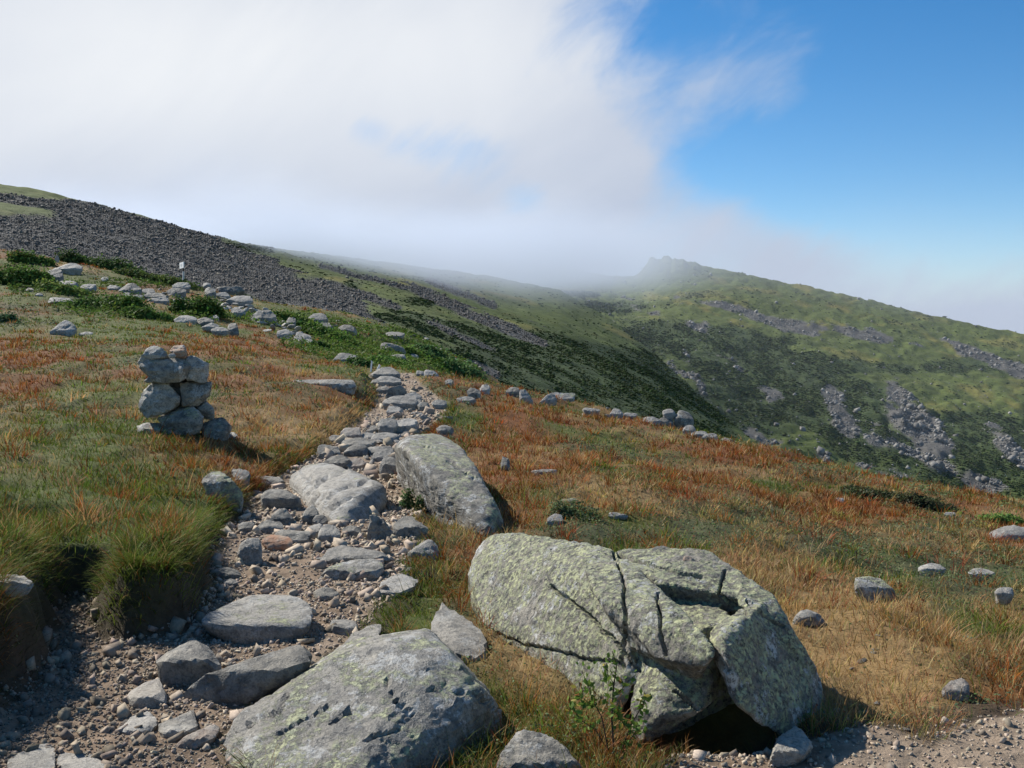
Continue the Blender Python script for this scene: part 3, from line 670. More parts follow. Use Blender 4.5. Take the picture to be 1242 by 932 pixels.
traced([(598, 945), (608, 910), (625, 886), (645, 881), (670, 895), (700, 922), (716, 945)], 'pyramid-shaped grey stone cut off by the bottom edge beside the leafy sapling', lean=1.3, fr=.3, lichen=.25, y0=3.55, amp=.05, sub=5)
traced([(930, 928), (945, 892), (965, 881), (978, 890), (986, 903), (960, 916)], 'smooth grey stone on the gravel in front of the shaded overhang', lean=1.8, fr=.3, pale=.3, sub=5)
traced([(1033, 714), (1036, 701), (1050, 697), (1070, 702), (1085, 715), (1088, 724), (1070, 722), (1050, 719)], 'white-and-green lichened stone alone in the dry grass', lean=1.4, fr=.4, lichen=.65, pale=.6)
traced([(960, 757), (965, 742), (978, 738), (995, 745), (1004, 757)], 'low grey stone in straw grass just behind the huge cracked boulder', lean=1.3, fr=.4, pale=.35)
stone(1160, 851, 34, 28, 'pinkish angular stone standing in straw grass near the gravel', pale=.5, rust=.15)
stone(1130, 697, 34, 13, 'flat pale stone in the rust grass, first of a row of two', lean=2, pale=.7, lichen=.2)
stone(1190, 701, 32, 12, 'flat pale stone in the rust grass, second of a row of two', lean=2, pale=.7, lichen=.3)
stone(1218, 728, 24, 17, 'small whitish pointed stone in the grey-green heath', pale=.6)
stone(1226, 657, 52, 20, 'pale broad slab in the turf behind a rust tuft', lean=1.8, pale=.6)
stone(1152, 629, 16, 9, 'small white stone near the dark bush on the brow', pale=.8)
stone(1018, 612, 11, 8, 'tiny white stone alone in the rust sedge of the brow', pale=.9)
stone(673, 638, 20, 14, 'small white stone in the heath above the huge cracked boulder', pale=.7)
stone(690, 612, 22, 8, 'low lichened stone in the rust grass above the small white stone', pale=.4, lichen=.5)
stone(660, 575, 32, 6, 'flat grey stone almost buried in straw-coloured grass', pale=.5)
stone(750, 629, 24, 7, 'flat whitish stone in the green heath patch', pale=.6)
stone(6, 716, 70, 20, 'flat grey stone on top of the turf bank, cut by the photo edge', lean=2.4, pale=.35)
traced([(342, 466), (352, 461), (400, 459), (430, 460), (435, 466), (432, 474), (400, 473), (360, 470)], 'long flat slab lying in the rust grass between cairn and path', lean=2, fr=.5, lichen=.3, pale=.2)
# stones of the stepped stretch
STEP = 'stepped stones of the path'
for u, v, w_, h_, l_, kw in (
    (408, 571, 28, 15, 'dark wedge stone overlapping the top of the ribbed slab', {}), (428, 536, 26, 14, 'block-shaped pinkish stone at the turf edge of the stepped stretch', dict(pale=.5, rust=.2)), (408, 539, 24, 9, 'flat dark stone against the turf edge of the stepped stretch', {}),
    (435, 547, 36, 13, 'arched flat stone in the middle of the stepped stretch', dict(lean=2)), (432, 555, 28, 14, 'rounded dark stone under the arched flat stone', dict(p=12)), (398, 557, 24, 15, 'shelving grey stone lowest on the turf side of the steps', {}),
    (462, 555, 28, 13, 'flat brown stone wedged against the leaning boulder', dict(lean=2, pale=.2)), (471, 577, 19, 22, 'upright tan stone leaning on the leaning boulder', dict(pale=.4)), (464, 561, 24, 11, 'low tan stone below the flat brown one', dict(pale=.4)), (430, 571, 22, 13, 'pink-brown stone above the ribbed slab', dict(pale=.4, rust=.3)),
    (470, 528, 20, 17, 'split pale stone standing where the path narrows', dict(pale=.5)), (491, 526, 30, 16, 'cream slab tilted above the leaning boulder', dict(pale=.8, lean=2)), (457, 527, 16, 9, 'small shaded step stone at the turf edge', {}), (449, 537, 22, 11, 'pale worn step stone', dict(pale=.5, lean=2)),
    (467, 539, 28, 12, 'large worn step above the leaning boulder', dict(pale=.45, lean=2)), (487, 498, 36, 16, 'broad flat grey slab halfway up the far path', dict(lean=2, pale=.35)), (501, 489, 17, 10, 'pale stone beside the black-faced stone', dict(pale=.6)), (470, 469, 34, 10, 'light ledge of stone across the far path', dict(lean=2, pale=.5)),
    (466, 478, 17, 8, 'shaded stone under the light ledge', {}), (467, 462, 30, 13, 'flat grey rock at the top of the far path', dict(lean=2.2, pale=.3)), (533, 497, 16, 10, 'small block stone at the outer edge of the far path', dict(pale=.5)), (514, 499, 13, 10, 'mottled stone in the far path under the block stone', {}),
    (479, 505, 17, 10, 'whitish stone at the lower lip of the broad flat slab', dict(pale=.7)), (545, 470, 10, 8, 'small pale stone in rust grass beyond the white boulder', dict(pale=.6)), (510, 457, 11, 6, 'thin pale stone touching the white boulder', dict(pale=.6)), (575, 484, 14, 11, 'grey stone beside the small white lump in the grass of the brow', {}), (588, 480, 11, 12, 'small white lump in the grass of the brow', dict(pale=.8)), (566, 490, 20, 7, 'flat pale stone below the small white lump', dict(pale=.5)),
    (522, 540, 14, 10, 'dull lichened stone behind the leaning boulder in the rust tuft', dict(lichen=.4)), (540, 530, 18, 14, 'grey stone sunk in the rust tuft behind the leaning boulder', {}), (613, 573, 10, 16, 'grey stone at the outer flank of the leaning boulder', {})):
    stone(u, v, w_ * 1.22, h_ * 1.2, l_, group=STEP, **kw)
traced([(466, 480), (479, 468), (486, 467), (492, 475), (497, 485), (490, 488), (474, 487)], 'black-faced angular stone halfway up the far path', lean=.5, fr=.8, side=.3)
traced([(514, 449), (520, 448), (532, 453), (534, 460), (529, 462), (514, 458)], 'white quartz-like boulder on the brow by the far path', lean=1, fr=.5, pale=1.0)
# the row of rocks along the brow
for u, v, w_, h_, l_, kw in (
    (622, 480, 17, 10, 'dark shaded rock leaning on the white triangular rock of the brow', {}), (680, 490, 34, 13, 'long sloping whitish rock on the brow', dict(pale=.5, lichen=.4)), (716, 502, 22, 7, 'low pale rocks stub on the brow behind rust sedge', dict(pale=.6)), (748, 508, 17, 12, 'lumpy pale rock on the brow with a dark foot', dict(pale=.6)), (764, 508, 18, 7, 'flat pale rock on the brow next to the lumpy one', dict(pale=.7)),
    (790, 516, 22, 10, 'pale rock at the near end of the rock heap on the brow', dict(pale=.6)), (807, 517, 20, 10, 'dark low rock under the round capstone of the brow', {}), (829, 520, 24, 24, 'tall dark boulder of the rock heap on the brow', dict(lichen=.3)), (812, 507, 18, 12, 'round pale capstone of the rock heap on the brow', dict(pale=.6, p=10)), (836, 527, 16, 11, 'round pale rock just past the tall dark boulder', dict(pale=.6)),
    (848, 531, 20, 8, 'knobbly pale rock in the middle of the tail of the rock heap', dict(pale=.6)), (862, 534, 22, 8, 'long pale rock in the tail of the rock heap', dict(pale=.6)), (881, 537, 22, 5, 'lowest flat rock ending the tail of the rock heap', dict(pale=.6))):
    stone(u, v, w_, h_, l_, group='rocks along the brow', **kw)
traced([(630, 488), (630, 471), (638, 473), (647, 487)], 'white triangular rock standing on the brow', lean=.8, fr=.3, pale=.7)
traced([(652, 489), (666, 477), (672, 477), (676, 486), (668, 490)], 'pointed whitish rock capping the long sloping rock of the brow', lean=.8, fr=.3, pale=.6)
# cairn
CY = hit(225, 530)[1]
def cs(pts, label, dy=0.0, **kw):
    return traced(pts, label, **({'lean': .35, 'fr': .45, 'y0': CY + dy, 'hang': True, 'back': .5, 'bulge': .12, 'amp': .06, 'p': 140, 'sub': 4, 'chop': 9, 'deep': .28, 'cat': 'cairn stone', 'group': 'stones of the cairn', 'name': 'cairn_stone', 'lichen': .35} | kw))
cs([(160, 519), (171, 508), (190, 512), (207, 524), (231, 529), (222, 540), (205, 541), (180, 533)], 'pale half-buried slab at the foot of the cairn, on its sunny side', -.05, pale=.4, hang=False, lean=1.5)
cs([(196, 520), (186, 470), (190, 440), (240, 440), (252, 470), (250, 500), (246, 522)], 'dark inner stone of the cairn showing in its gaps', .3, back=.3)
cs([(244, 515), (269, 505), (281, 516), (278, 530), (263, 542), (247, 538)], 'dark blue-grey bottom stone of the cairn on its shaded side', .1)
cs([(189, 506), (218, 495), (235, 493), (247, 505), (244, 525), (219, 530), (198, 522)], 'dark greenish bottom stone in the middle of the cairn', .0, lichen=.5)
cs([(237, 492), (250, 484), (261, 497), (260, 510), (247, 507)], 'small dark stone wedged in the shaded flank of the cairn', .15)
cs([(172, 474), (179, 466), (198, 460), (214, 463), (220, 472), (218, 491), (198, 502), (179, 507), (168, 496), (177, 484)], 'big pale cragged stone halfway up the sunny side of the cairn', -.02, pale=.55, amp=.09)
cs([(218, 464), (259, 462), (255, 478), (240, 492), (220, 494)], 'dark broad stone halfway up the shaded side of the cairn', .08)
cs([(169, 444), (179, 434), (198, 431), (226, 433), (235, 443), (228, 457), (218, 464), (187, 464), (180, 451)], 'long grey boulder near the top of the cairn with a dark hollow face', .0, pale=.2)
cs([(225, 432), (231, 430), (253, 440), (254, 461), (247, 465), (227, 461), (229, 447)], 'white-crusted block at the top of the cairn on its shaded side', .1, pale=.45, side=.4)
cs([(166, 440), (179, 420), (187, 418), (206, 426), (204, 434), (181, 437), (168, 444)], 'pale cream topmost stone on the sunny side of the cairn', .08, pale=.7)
cs([(206, 426), (211, 420), (225, 417), (227, 434), (214, 435)], 'orange-topped small stone crowning the cairn', .12, rust=.8, lean=1.2)
cs(outline(209, 435, 10, 6, 5), 'tiny white stone lodged on top of the cairn', .0, pale=.9, back=.08, sub=3)
cs(outline(181, 465, 13, 8, 6), 'thin chip of stone under the long grey boulder of the cairn', .0, pale=.5, back=.12, sub=3)
stone(281, 536, 16, 13, 'small white stone on the turf at the shaded foot of the cairn', pale=.8)
# pebbles on the huge boulder
for u, v, zb, w_, h_, l_, kw in ((803, 674, .47, 26, 12, 'dark stone lying on top of the huge cracked boulder', {}), (834, 683, .475, 12, 9, 'tan pebble lying on top of the huge cracked boulder', dict(rust=.5, pale=.6))):
    p_ = atz(u, v, zb); traced(outline(u, v, w_, h_, 3), l_, y0=p_[1], hang=True, sub=3, lean=.8, name='stone', cat='stone', back=.08, **kw)
# boulders about the sign and along the upper path
UP = 'boulders on the slope below the sign'
for u, v, w_, h_, l_, kw in (
    (84, 332, 42, 12, 'broad pale flat boulder under the green shrub near the photo edge', dict(pale=.6, lean=1.4)), (65, 346, 24, 21, 'dark upright boulder beside the broad pale flat one', {}), (82, 350, 28, 9, 'low pale-topped boulder below the broad pale flat one', dict(pale=.4)), (107, 354, 20, 9, 'pale low boulder between two green shrubs', dict(pale=.6)), (127, 342, 10, 6, 'lone white stone in the rust turf above the boulders', dict(pale=.9)),
    (139, 354, 18, 8, 'pale boulder touching the big dark wedge-shaped one', dict(pale=.5)), (158, 359, 28, 15, 'big dark wedge-shaped boulder', {}), (180, 358, 18, 8, 'dark boulder with a white cap', dict(pale=.3)), (155, 363, 14, 8, 'pale stone at the foot of the big dark wedge-shaped boulder', dict(pale=.6)), (167, 364, 16, 7, 'pale slab stone next to the pale foot stone', dict(pale=.6)),
    (188, 365, 28, 10, 'long dark slab boulder with lit edge', {}), (192, 372, 28, 12, 'large light boulder below the long dark slab', dict(pale=.5)), (75, 370, 34, 9, 'flat pale boulder in green shrub with a dark slot behind', dict(pale=.5)), (100, 377, 11, 7, 'small pinkish stone in the turf under the shrubs', dict(pale=.6, rust=.2)), (104, 409, 17, 7, 'small pale stone beside the large lichened rock in the rust turf', dict(pale=.7)),
    (47, 361, 12, 6, 'small grey stone among yellow-green scrub', dict(pale=.4)), (36, 355, 11, 6, 'tan stone at the edge of the yellow-green scrub', dict(pale=.5, rust=.2)), (220, 354, 22, 12, 'pale yellowish boulder holding the sign post', dict(pale=.6, lichen=.4)), (214, 360, 24, 10, 'grey boulder just below the sign post', {}), (251, 349, 11, 6, 'small pale stone past the sign post', dict(pale=.6)),
    (255, 361, 15, 13, 'greenish upright boulder past the sign', dict(lichen=.3)), (278, 358, 38, 10, 'long dark boulder lying along the crest past the sign', dict(lean=.6)), (271, 363, 19, 8, 'pale block under the long dark crest boulder', dict(pale=.7)), (290, 371, 34, 12, 'wide pale flat boulder at the top of the stony path', dict(pale=.5, lean=1.6)), (276, 378, 10, 7, 'round white stone beside the upper path', dict(pale=.8)),
    (289, 385, 18, 12, 'pale leaning slab beside the dark hollow of the upper path', dict(pale=.5)), (319, 394, 32, 17, 'largest long grey boulder of the upper path', dict(pale=.25, lean=1)), (225, 393, 28, 10, 'bright flat boulder with a dark crevice behind it', dict(pale=.75, lean=1.6)), (248, 396, 24, 11, 'dark boulder next to the bright flat one', {}), (255, 401, 22, 9, 'pale round-edged boulder at the lower rim of the group', dict(pale=.5)),
    (267, 406, 22, 9, 'light grey boulder lowest of the group', dict(pale=.45)), (283, 407, 14, 15, 'blue-shadowed upright boulder at the end of the group', {}), (260, 390, 12, 9, 'small pale block atop the dark boulder', dict(pale=.6)), (345, 411, 18, 12, 'white stone cluster leader at the low end of the upper path', dict(pale=.7)), (366, 417, 19, 13, 'blocky pale boulder near the low end of the upper path', dict(pale=.55)),
    (376, 420, 16, 9, 'last pale stone at the low end of the upper path', dict(pale=.65)), (353, 398, 13, 13, 'grey upright block in the upper path', {}), (386, 395, 24, 15, 'jumbled grey boulder on the green slope crest', dict(pale=.35)), (422, 407, 24, 13, 'grey tent-shaped boulder on the bright green slope', {}), (476, 412, 30, 9, 'flat grey rock patch near the crest of the bright green slope', dict(pale=.35, lean=2)),
    (420, 442, 30, 13, 'grey weathered boulder at the lower rim of the bright green slope', dict(pale=.25)), (483, 436, 18, 6, 'low pale stone in the bright green slope', dict(pale=.6)), (502, 435, 12, 6, 'small pale stone in the bright green slope', dict(pale=.6)), (395, 402, 18, 10, 'grey stone below the jumbled boulder on the green slope crest', dict(pale=.3))):
    stone(u, v, w_, h_, l_, group=UP, **kw)
traced([(456, 429), (463, 415), (480, 418), (492, 424), (493, 429), (470, 428)], 'long angular boulder with a dark end on the bright green slope', lean=.8, fr=.5, pale=.2)
traced([(60, 403), (73, 391), (81, 387), (94, 396), (92, 403), (82, 408)], 'large pale lichen-spotted rock alone in the rust turf', lean=1.0, fr=.3, pale=.5, lichen=.4)
traced(outline(69, 320, 6, 10, 4), 'short upright white stone beside the green shrub on the crest', lean=.1, name='standing_stone', pale=.9, sub=3)

# ------------------------------------------------------------------ clear-of-rock test
def in_rock(x, y, grow=0.0):
    bad = np.zeros(len(x), bool)
    for lo, hi, N, D in FOOT:
        i = np.nonzero((x > lo[0] - grow) & (x < hi[0] + grow) & (y > lo[1] - grow) & (y < hi[1] + grow))[0]
        if len(i): bad[i] |= (np.c_[x[i], y[i]] @ N.T - D).max(1) < grow - .012 - .03 * (grow == 0)
    return bad

# ------------------------------------------------------------------ small loose stones: copies of a few shapes
PROTO = []
for k in range(9):
    rs = np.random.default_rng(900 + k)
    P = rs.normal(size=(12, 3)); P /= np.linalg.norm(P, axis=1, keepdims=True); P *= np.array([1, rs.uniform(.6, .9), rs.uniform(.28, .5)])
    V, Fc = star(P, 3, 60, 12, .25); V = roughen(V, Fc, .05, 1.8, 900 + k)
    me = mesh_np('loose_stone', V, [Fc], smooth=True); me.materials.append(ROCK); me.set_sharp_from_angle(angle=math.radians(22)); PROTO.append(me)
src = bpy.data.objects.new('loose_stone', PROTO[0])
def loose(u, v, w, label, group, rs, pale=.5, rust=0., lichen=.1, lift=.12):
    x, y, z = hit(u, v); z = float(ground(x, y)); r = .5 * w * y / F
    if in_rock(np.array([x]), np.array([y]), .3 * r)[0]: return
    o = src.copy(); o.data = PROTO[rs.integers(len(PROTO))]; C.objects.link(o)
    o.location = (x, y, z + lift * r); o.scale = (r, r, r * rs.uniform(.8, 1.2)); o.rotation_euler = (rs.normal() * .3, rs.normal() * .3, rs.uniform(0, 6.28))
    tag(o, label, 'stone', group)
    o['lichen'] = lichen * rs.random(); o['pale'] = float(np.clip(pale + .3 * rs.normal(), 0, 1)); o['rust'] = rust * float(rs.random() < .35); o['gloss'] = 0.0
    a_ = np.arange(8) / 8 * 2 * math.pi; FOOT.append(hull2(np.c_[x + .8 * r * np.cos(a_), y + .8 * r * np.sin(a_)]))
    return o
def strew(line, spread, n, wr, label, group, seed, **kw):
    rs = np.random.default_rng(seed); L = np.array(line, float)
    seg = np.linalg.norm(np.diff(L, axis=0), axis=1); cum = np.r_[0, np.cumsum(seg)]
    for _ in range(n):
        q = rs.uniform(0, cum[-1]); u = np.interp(q, cum, L[:, 0]) + rs.normal() * spread; v = np.interp(q, cum, L[:, 1]) + rs.normal() * spread * .5
        loose(u, v, rs.uniform(*wr), label, group, rs, **kw)
strew([(250, 700), (300, 640), (350, 600), (420, 550), (470, 500)], 16, 40, (6, 15), 'small loose stone among the stones of the stepped path', 'loose stones of the path', 31, pale=.5, rust=.05)
strew([(420, 575), (440, 550), (475, 530), (490, 510), (520, 500)], 15, 60, (9, 26), 'broken flat stone of the stepped stretch of path', 'broken stones of the steps', 32, pale=.45, rust=.05)
strew([(120, 890), (180, 840), (260, 800), (300, 700), (400, 690), (450, 740)], 26, 42, (7, 17), 'fist-sized stone in the dirt of the path', 'fist-sized stones of the path', 33, pale=.6, rust=.15)
strew([(830, 915), (900, 905), (1000, 895), (1080, 895), (1200, 890)], 16, 30, (6, 15), 'small stone in the gravel past the huge boulder', 'stones of the gravel patch', 34, pale=.6, rust=.2)
strew([(270, 370), (320, 385), (350, 402), (376, 420)], 8, 80, (8, 18), 'pale rubble stone of the upper path', 'rubble of the upper path', 35, pale=.65, lift=.4)
strew([(180, 358), (240, 362), (270, 395)], 12, 34, (5, 13), 'small pale stone among the boulders below the sign', 'small stones below the sign', 36, pale=.55, lift=.4)
strew([(385, 385), (395, 400), (410, 398)], 8, 16, (5, 11), 'grey stone of the heap on the green slope crest', 'stones of the green slope crest', 38, pale=.35, lift=.4)
strew([(503, 410), (540, 430), (592, 452)], 3.5, 34, (5, 13), 'dark-sided stone of the line along the far rim of the green slope', 'stones along the far rim', 37, pale=.3, lift=.4)
strew([(1060, 770), (1040, 800), (1020, 870), (1120, 815)], 18, 14, (7, 18), 'flat pale stone in the trodden straw grass', 'flat stones in straw grass', 39, pale=.6)

strew([(690, 497), (760, 508), (800, 516), (890, 538)], 4, 26, (5, 13), 'small pale stone among the rocks along the brow', 'small stones along the brow', 41, pale=.6, lift=.4)
print('rocks', len(FOOT), round(time.time() - T0, 1))

# ------------------------------------------------------------------ pebbles of the path
n = 200000
s_ = rng.uniform(-.8, .8, n); y_ = np.exp(rng.uniform(math.log(3.0), math.log(26), n)); x_ = s_ * y_
sd_ = path_sd(x_, y_)
keep = (sd_ < .05) & (rng.random(n) < .30 + .70 * sstep(-.2, .5, fbm(x_ * 1.2, y_ * 1.2, seed=70, oct=3) + .25)) & ~in_rock(x_, y_)
x_, y_ = x_[keep], y_[keep]; z_ = ground(x_, y_)
sz = (.0045 + rng.pareto(2.5, len(x_)) * .0042).clip(0, .032) * np.clip(y_ / 5, .8, 2.4)
pc = np.array([.40, .325, .245]) * rng.uniform(.5, 1.25, (len(x_), 1)); pc *= 1 + .025 * rng.normal(size=pc.shape)
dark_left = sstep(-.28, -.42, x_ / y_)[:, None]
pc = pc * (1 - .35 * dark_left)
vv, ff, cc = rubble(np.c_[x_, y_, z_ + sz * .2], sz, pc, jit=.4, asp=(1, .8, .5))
tag(link('gravel', mesh_np('gravel', vv, [ff], cc), PEBBLE), 'loose pale gravel strewn over the worn footpath', 'gravel', kind='stuff')

# ------------------------------------------------------------------ grass
def blades(x, y, z, length, width, az, lean, curl, col, nseg):
    """curved, tapering blades; returns verts, quads, tris, colours"""
    n = len(x); dx, dy = np.cos(az), np.sin(az)
    fa = az + rng.uniform(-1.2, 1.2, n) + math.pi / 2; wx, wy = np.cos(fa), np.sin(fa)
    V = np.zeros((n, 2 * nseg + 1, 3)); K = np.zeros((n, 2 * nseg + 1, 3))
    px, pz = np.zeros(n), np.zeros(n); ang = lean.copy(); ds = length / nseg
    for k in range(nseg + 1):
        h = px; wv = width * (1 - (k / nseg) ** 1.5) * .5
        cx, cy, cz = x + dx * px, y + dy * px, z + pz
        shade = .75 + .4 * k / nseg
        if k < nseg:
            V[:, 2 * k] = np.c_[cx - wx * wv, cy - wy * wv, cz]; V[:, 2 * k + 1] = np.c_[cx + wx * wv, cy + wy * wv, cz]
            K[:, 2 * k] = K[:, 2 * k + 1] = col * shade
            px = px + np.sin(ang) * ds; pz = pz + np.cos(ang) * ds; ang = ang + curl / nseg
        else:
            V[:, 2 * k] = np.c_[cx, cy, cz]; K[:, 2 * k] = col * shade
    b = (np.arange(n) * (2 * nseg + 1))[:, None]
    q = np.concatenate([b + np.array([2 * k, 2 * k + 1, 2 * k + 3, 2 * k + 2]) for k in range(nseg - 1)]) if nseg > 1 else np.zeros((0, 4), int)
    t = b + np.array([2 * nseg - 2, 2 * nseg - 1, 2 * nseg])
    return V.reshape(-1, 3), q, t, K.reshape(-1, 3)
def pack(parts):
    Vs, Qs, Ts, Ks, o = [], [], [], [], 0
    for V, q, t, k in parts:
        Vs.append(V); Qs.append(q + o); Ts.append(t + o); Ks.append(k); o += len(V)
    return np.concatenate(Vs), [a for a in (np.concatenate(Qs), np.concatenate(Ts)) if len(a)], np.concatenate(Ks)
def sample(n, y0, y1, smax=.84):
    s = rng.uniform(-smax, smax, n); y = np.exp(rng.uniform(math.log(y0), math.log(y1), n)); return s * y, y
def bare(x, y):
    """thin, trodden turf"""
    u, v = proj(x, y, ground(x, y, fine=False))
    return np.clip(blobs(u, v, [(1090, 865, 130, 25, .7), (1060, 790, 120, 60, .22), (460, 770, 50, 25, .7), (330, 800, 60, 40, .9), (500, 680, 25, 20, .5), (1200, 860, 60, 25, .6), (420, 590, 60, 60, .6), (480, 500, 40, 30, .5), (860, 900, 90, 30, .8)]) + .0, 0, 1)
parts = []
# tussocks
nt = 19000
tx, ty = sample(nt, 2.6, 80)
tz, tsd = ground(tx, ty, want_sd=True)
tw = zones(tx, ty, tz) * .8 + np.array([.07, .06, .06, .01]); kind = (tw.cumsum(1) > rng.random((nt, 1))).argmax(1)
def edge_min(x, y): return np.where((x < -.17 * y) & (y < 9.5), .15, 0.0)
gapn = fbm(tx * 1.25, ty * 1.25, seed=131, oct=3) + .25 * (kind == 0) - .12 * (kind == 3)
ok = (tsd > .03 + edge_min(tx, ty)) & (gapn > -.05) & ~in_rock(tx, ty, .02) & (rng.random(nt) > .9 * bare(tx, ty)) & (rng.random(nt) < np.array([1, .8, .75, .06])[kind])
tx, ty, kind = tx[ok], ty[ok], kind[ok]; nt = len(tx)
bp = np.where(ty < 6, 44, np.where(ty < 14, 28, 20))
own = np.repeat(np.arange(nt), bp); nb = len(own)
tr = rng.uniform(.06, .17, nt) * (1 + .25 * np.clip(ty / 15, 0, 2))
a = rng.uniform(0, 2 * math.pi, nb); rr = np.sqrt(rng.random(nb))
bx = tx[own] + np.cos(a) * rr * tr[own]; by = ty[own] + np.sin(a) * rr * tr[own]
tl = np.array([.165, .145, .125, .08])[kind] * rng.uniform(.55, 1.5, nt)
tc = PAL[kind] * rng.uniform(.55, 1.4, (nt, 1)) * (1 + .14 * rng.normal(size=(nt, 3)))
def finish_blades(bx, by, L, az, lean, curl, col, own_kind):
    bz, bsd = ground(bx, by, want_sd=True)
    k = (bsd > -.02) & ~in_rock(bx, by)
    for lo, hi, ns in ((0, 6.5, 4), (6.5, 15, 3), (15, 999, 2)):
        m = k & (by >= lo) & (by < hi)
        if m.any():
            wd = np.maximum(.0030, by[m] * .00085) * rng.uniform(.7, 1.4, m.sum())
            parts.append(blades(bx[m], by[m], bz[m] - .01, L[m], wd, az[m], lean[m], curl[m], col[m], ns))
bcol = tc[own] * rng.uniform(.7, 1.3, (nb, 1))
mixk = rng.random(nb) < .24
bcol[mixk] = PAL[rng.choice(3, mixk.sum(), p=[.25, .5, .25])] * rng.uniform(.7, 1.2, (mixk.sum(), 1))
tl = tl * (1 + .6 * blobs(*proj(tx, ty, ground(tx, ty, fine=False)), [(120, 680, 170, 60, 1)]))
finish_blades(bx, by, (tl * (1 - .55 * bare(tx, ty)))[own] * (1.15 - .5 * rr) * rng.uniform(.55, 1.2, nb), a + .5 * rng.normal(size=nb), .12 + .6 * rr + .18 * rng.normal(size=nb), rng.uniform(.2, 1.3, nb), bcol, kind[own])
# short turf between the tussocks
n = 340000
x_, y_ = sample(n, 2.4, 80)
z_, d_ = ground(x_, y_, want_sd=True)
w_ = zones(x_, y_, z_) * np.array([.35, 1.1, 1, 1]); w_ /= w_.sum(1, keepdims=True); kd = (w_.cumsum(1) > rng.random((n, 1))).argmax(1)
ok = (d_ > edge_min(x_, y_)) & (rng.random(n) > .85 * bare(x_, y_)) & (rng.random(n) < np.array([.9, 1, 1, .3])[kd])
x_, y_, kd = x_[ok], y_[ok], kd[ok]; n = len(x_)
c_ = PAL[kd] * rng.uniform(.65, 1.3, (n, 1)) * (1 + .12 * rng.normal(size=(n, 3)))
sw = rng.random(n) < np.array([.25, .2, .10, .15])[kd]; c_[sw] = PAL[1] * rng.uniform(.6, 1.2, (sw.sum(), 1))
finish_blades(x_, y_, np.array([.09, .09, .075, .05])[kd] * rng.uniform(.5, 1.4, n), rng.uniform(0, 6.28, n), np.abs(.45 * rng.normal(size=n)) + .1, rng.uniform(0, 1.3, n), c_, kd)
# grass hanging over the edges of the path
E = np.array(PATHS[0]); E2 = np.roll(E, -1, 0); ln = np.linalg.norm(E2 - E, axis=1)
cen = (E + E2) / 2; okE = (cen[:, 1] > 3.3) & (cen[:, 1] < 20)
pr = ln * okE / np.maximum(cen[:, 1], 3); i = rng.choice(len(E), 18000, p=pr / pr.sum()); t = rng.random(18000)[:, None]
p_ = E[i] * (1 - t) + E2[i] * t; nrm = (E2 - E)[i]; nrm = np.c_[nrm[:, 1], -nrm[:, 0]] / np.maximum(ln[i], 1e-6)[:, None]
sgn = np.where(sdist(p_[:, 0] + nrm[:, 0] * .05, p_[:, 1] + nrm[:, 1] * .05, PATHS[0]) < 0, -1, 1)[:, None]; nrm = nrm * sgn
p_ = p_ + nrm * rng.uniform(.10, .26, (18000, 1)) 
leftside = (p_[:, 0] < -.2 * p_[:, 1] ) 
m = leftside | (rng.random(18000) < .35); p_, nrm = p_[m], nrm[m]; n = len(p_)
z_ = ground(p_[:, 0], p_[:, 1]); w_ = zones(p_[:, 0], p_[:, 1], z_); kd = (w_.cumsum(1) > rng.random((n, 1))).argmax(1)
c_ = PAL[kd] * rng.uniform(.6, 1.2, (n, 1))
extra = 7000; i2 = rng.integers(n, size=extra); q_ = p_[i2] - nrm[i2] * rng.uniform(.02, .16, (extra, 1)); keepx = q_[:, 0] < -.17 * q_[:, 1]
q_ = q_[keepx]; m2 = len(q_); fc = np.array([(.07, .085, .02), (.09, .06, .03), (.2, .14, .07)])[rng.choice(3, m2, p=[.45, .35, .2])] * rng.uniform(.6, 1.2, (m2, 1))
finish_blades(q_[:, 0], q_[:, 1], rng.uniform(.03, .10, m2), np.arctan2(-nrm[i2][keepx][:, 1], -nrm[i2][keepx][:, 0]) + rng.normal(size=m2), rng.uniform(.5, 1.4, m2), rng.uniform(.3, 1.6, m2), fc, np.zeros(m2, int))
dd = rng.random(n) < .12; c_[dd] = PAL[rng.choice(2, dd.sum())] * rng.uniform(.5, 1.1, (dd.sum(), 1))
finish_blades(p_[:, 0], p_[:, 1], rng.uniform(.05, .21, n), np.arctan2(-nrm[:, 1], -nrm[:, 0]) + .8 * rng.normal(size=n), rng.uniform(.3, 1.1, n), rng.uniform(.6, 1.9, n), c_, kd)
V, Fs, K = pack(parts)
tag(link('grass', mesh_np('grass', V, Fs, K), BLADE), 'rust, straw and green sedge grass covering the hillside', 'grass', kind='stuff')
print('grass verts', len(V), round(time.time() - T0, 1))

# ------------------------------------------------------------------ leafy plants
def leaves(P, size, up, col, asp=.55):
    """diamond leaves: P (n,3), facing around the vectors up (n,3)"""
    n = len(P); d = rng.normal(size=(n, 3)); nn = up + .55 * rng.normal(size=(n, 3)); nn /= np.linalg.norm(nn, axis=1, keepdims=True)
    d -= (d * nn).sum(1, keepdims=True) * nn; d /= np.linalg.norm(d, axis=1, keepdims=True); b = np.cross(nn, d)
    s = size[:, None]
    V = np.stack([P - d * s, P + b * s * asp - nn * s * .12, P + d * s, P - b * s * asp - nn * s * .12, P + nn * s * .08], 1)
    f = np.array([(0, 1, 4), (1, 2, 4), (2, 3, 4), (3, 0, 4)])
    return V.reshape(-1, 3), (f[None] + (np.arange(n) * 5)[:, None, None]).reshape(-1, 3), np.repeat(col, 5, 0)
n = 300000
x_, y_ = sample(n, 3, 60)
z_, d_ = ground(x_, y_, want_sd=True); w_ = zones(x_, y_, z_)
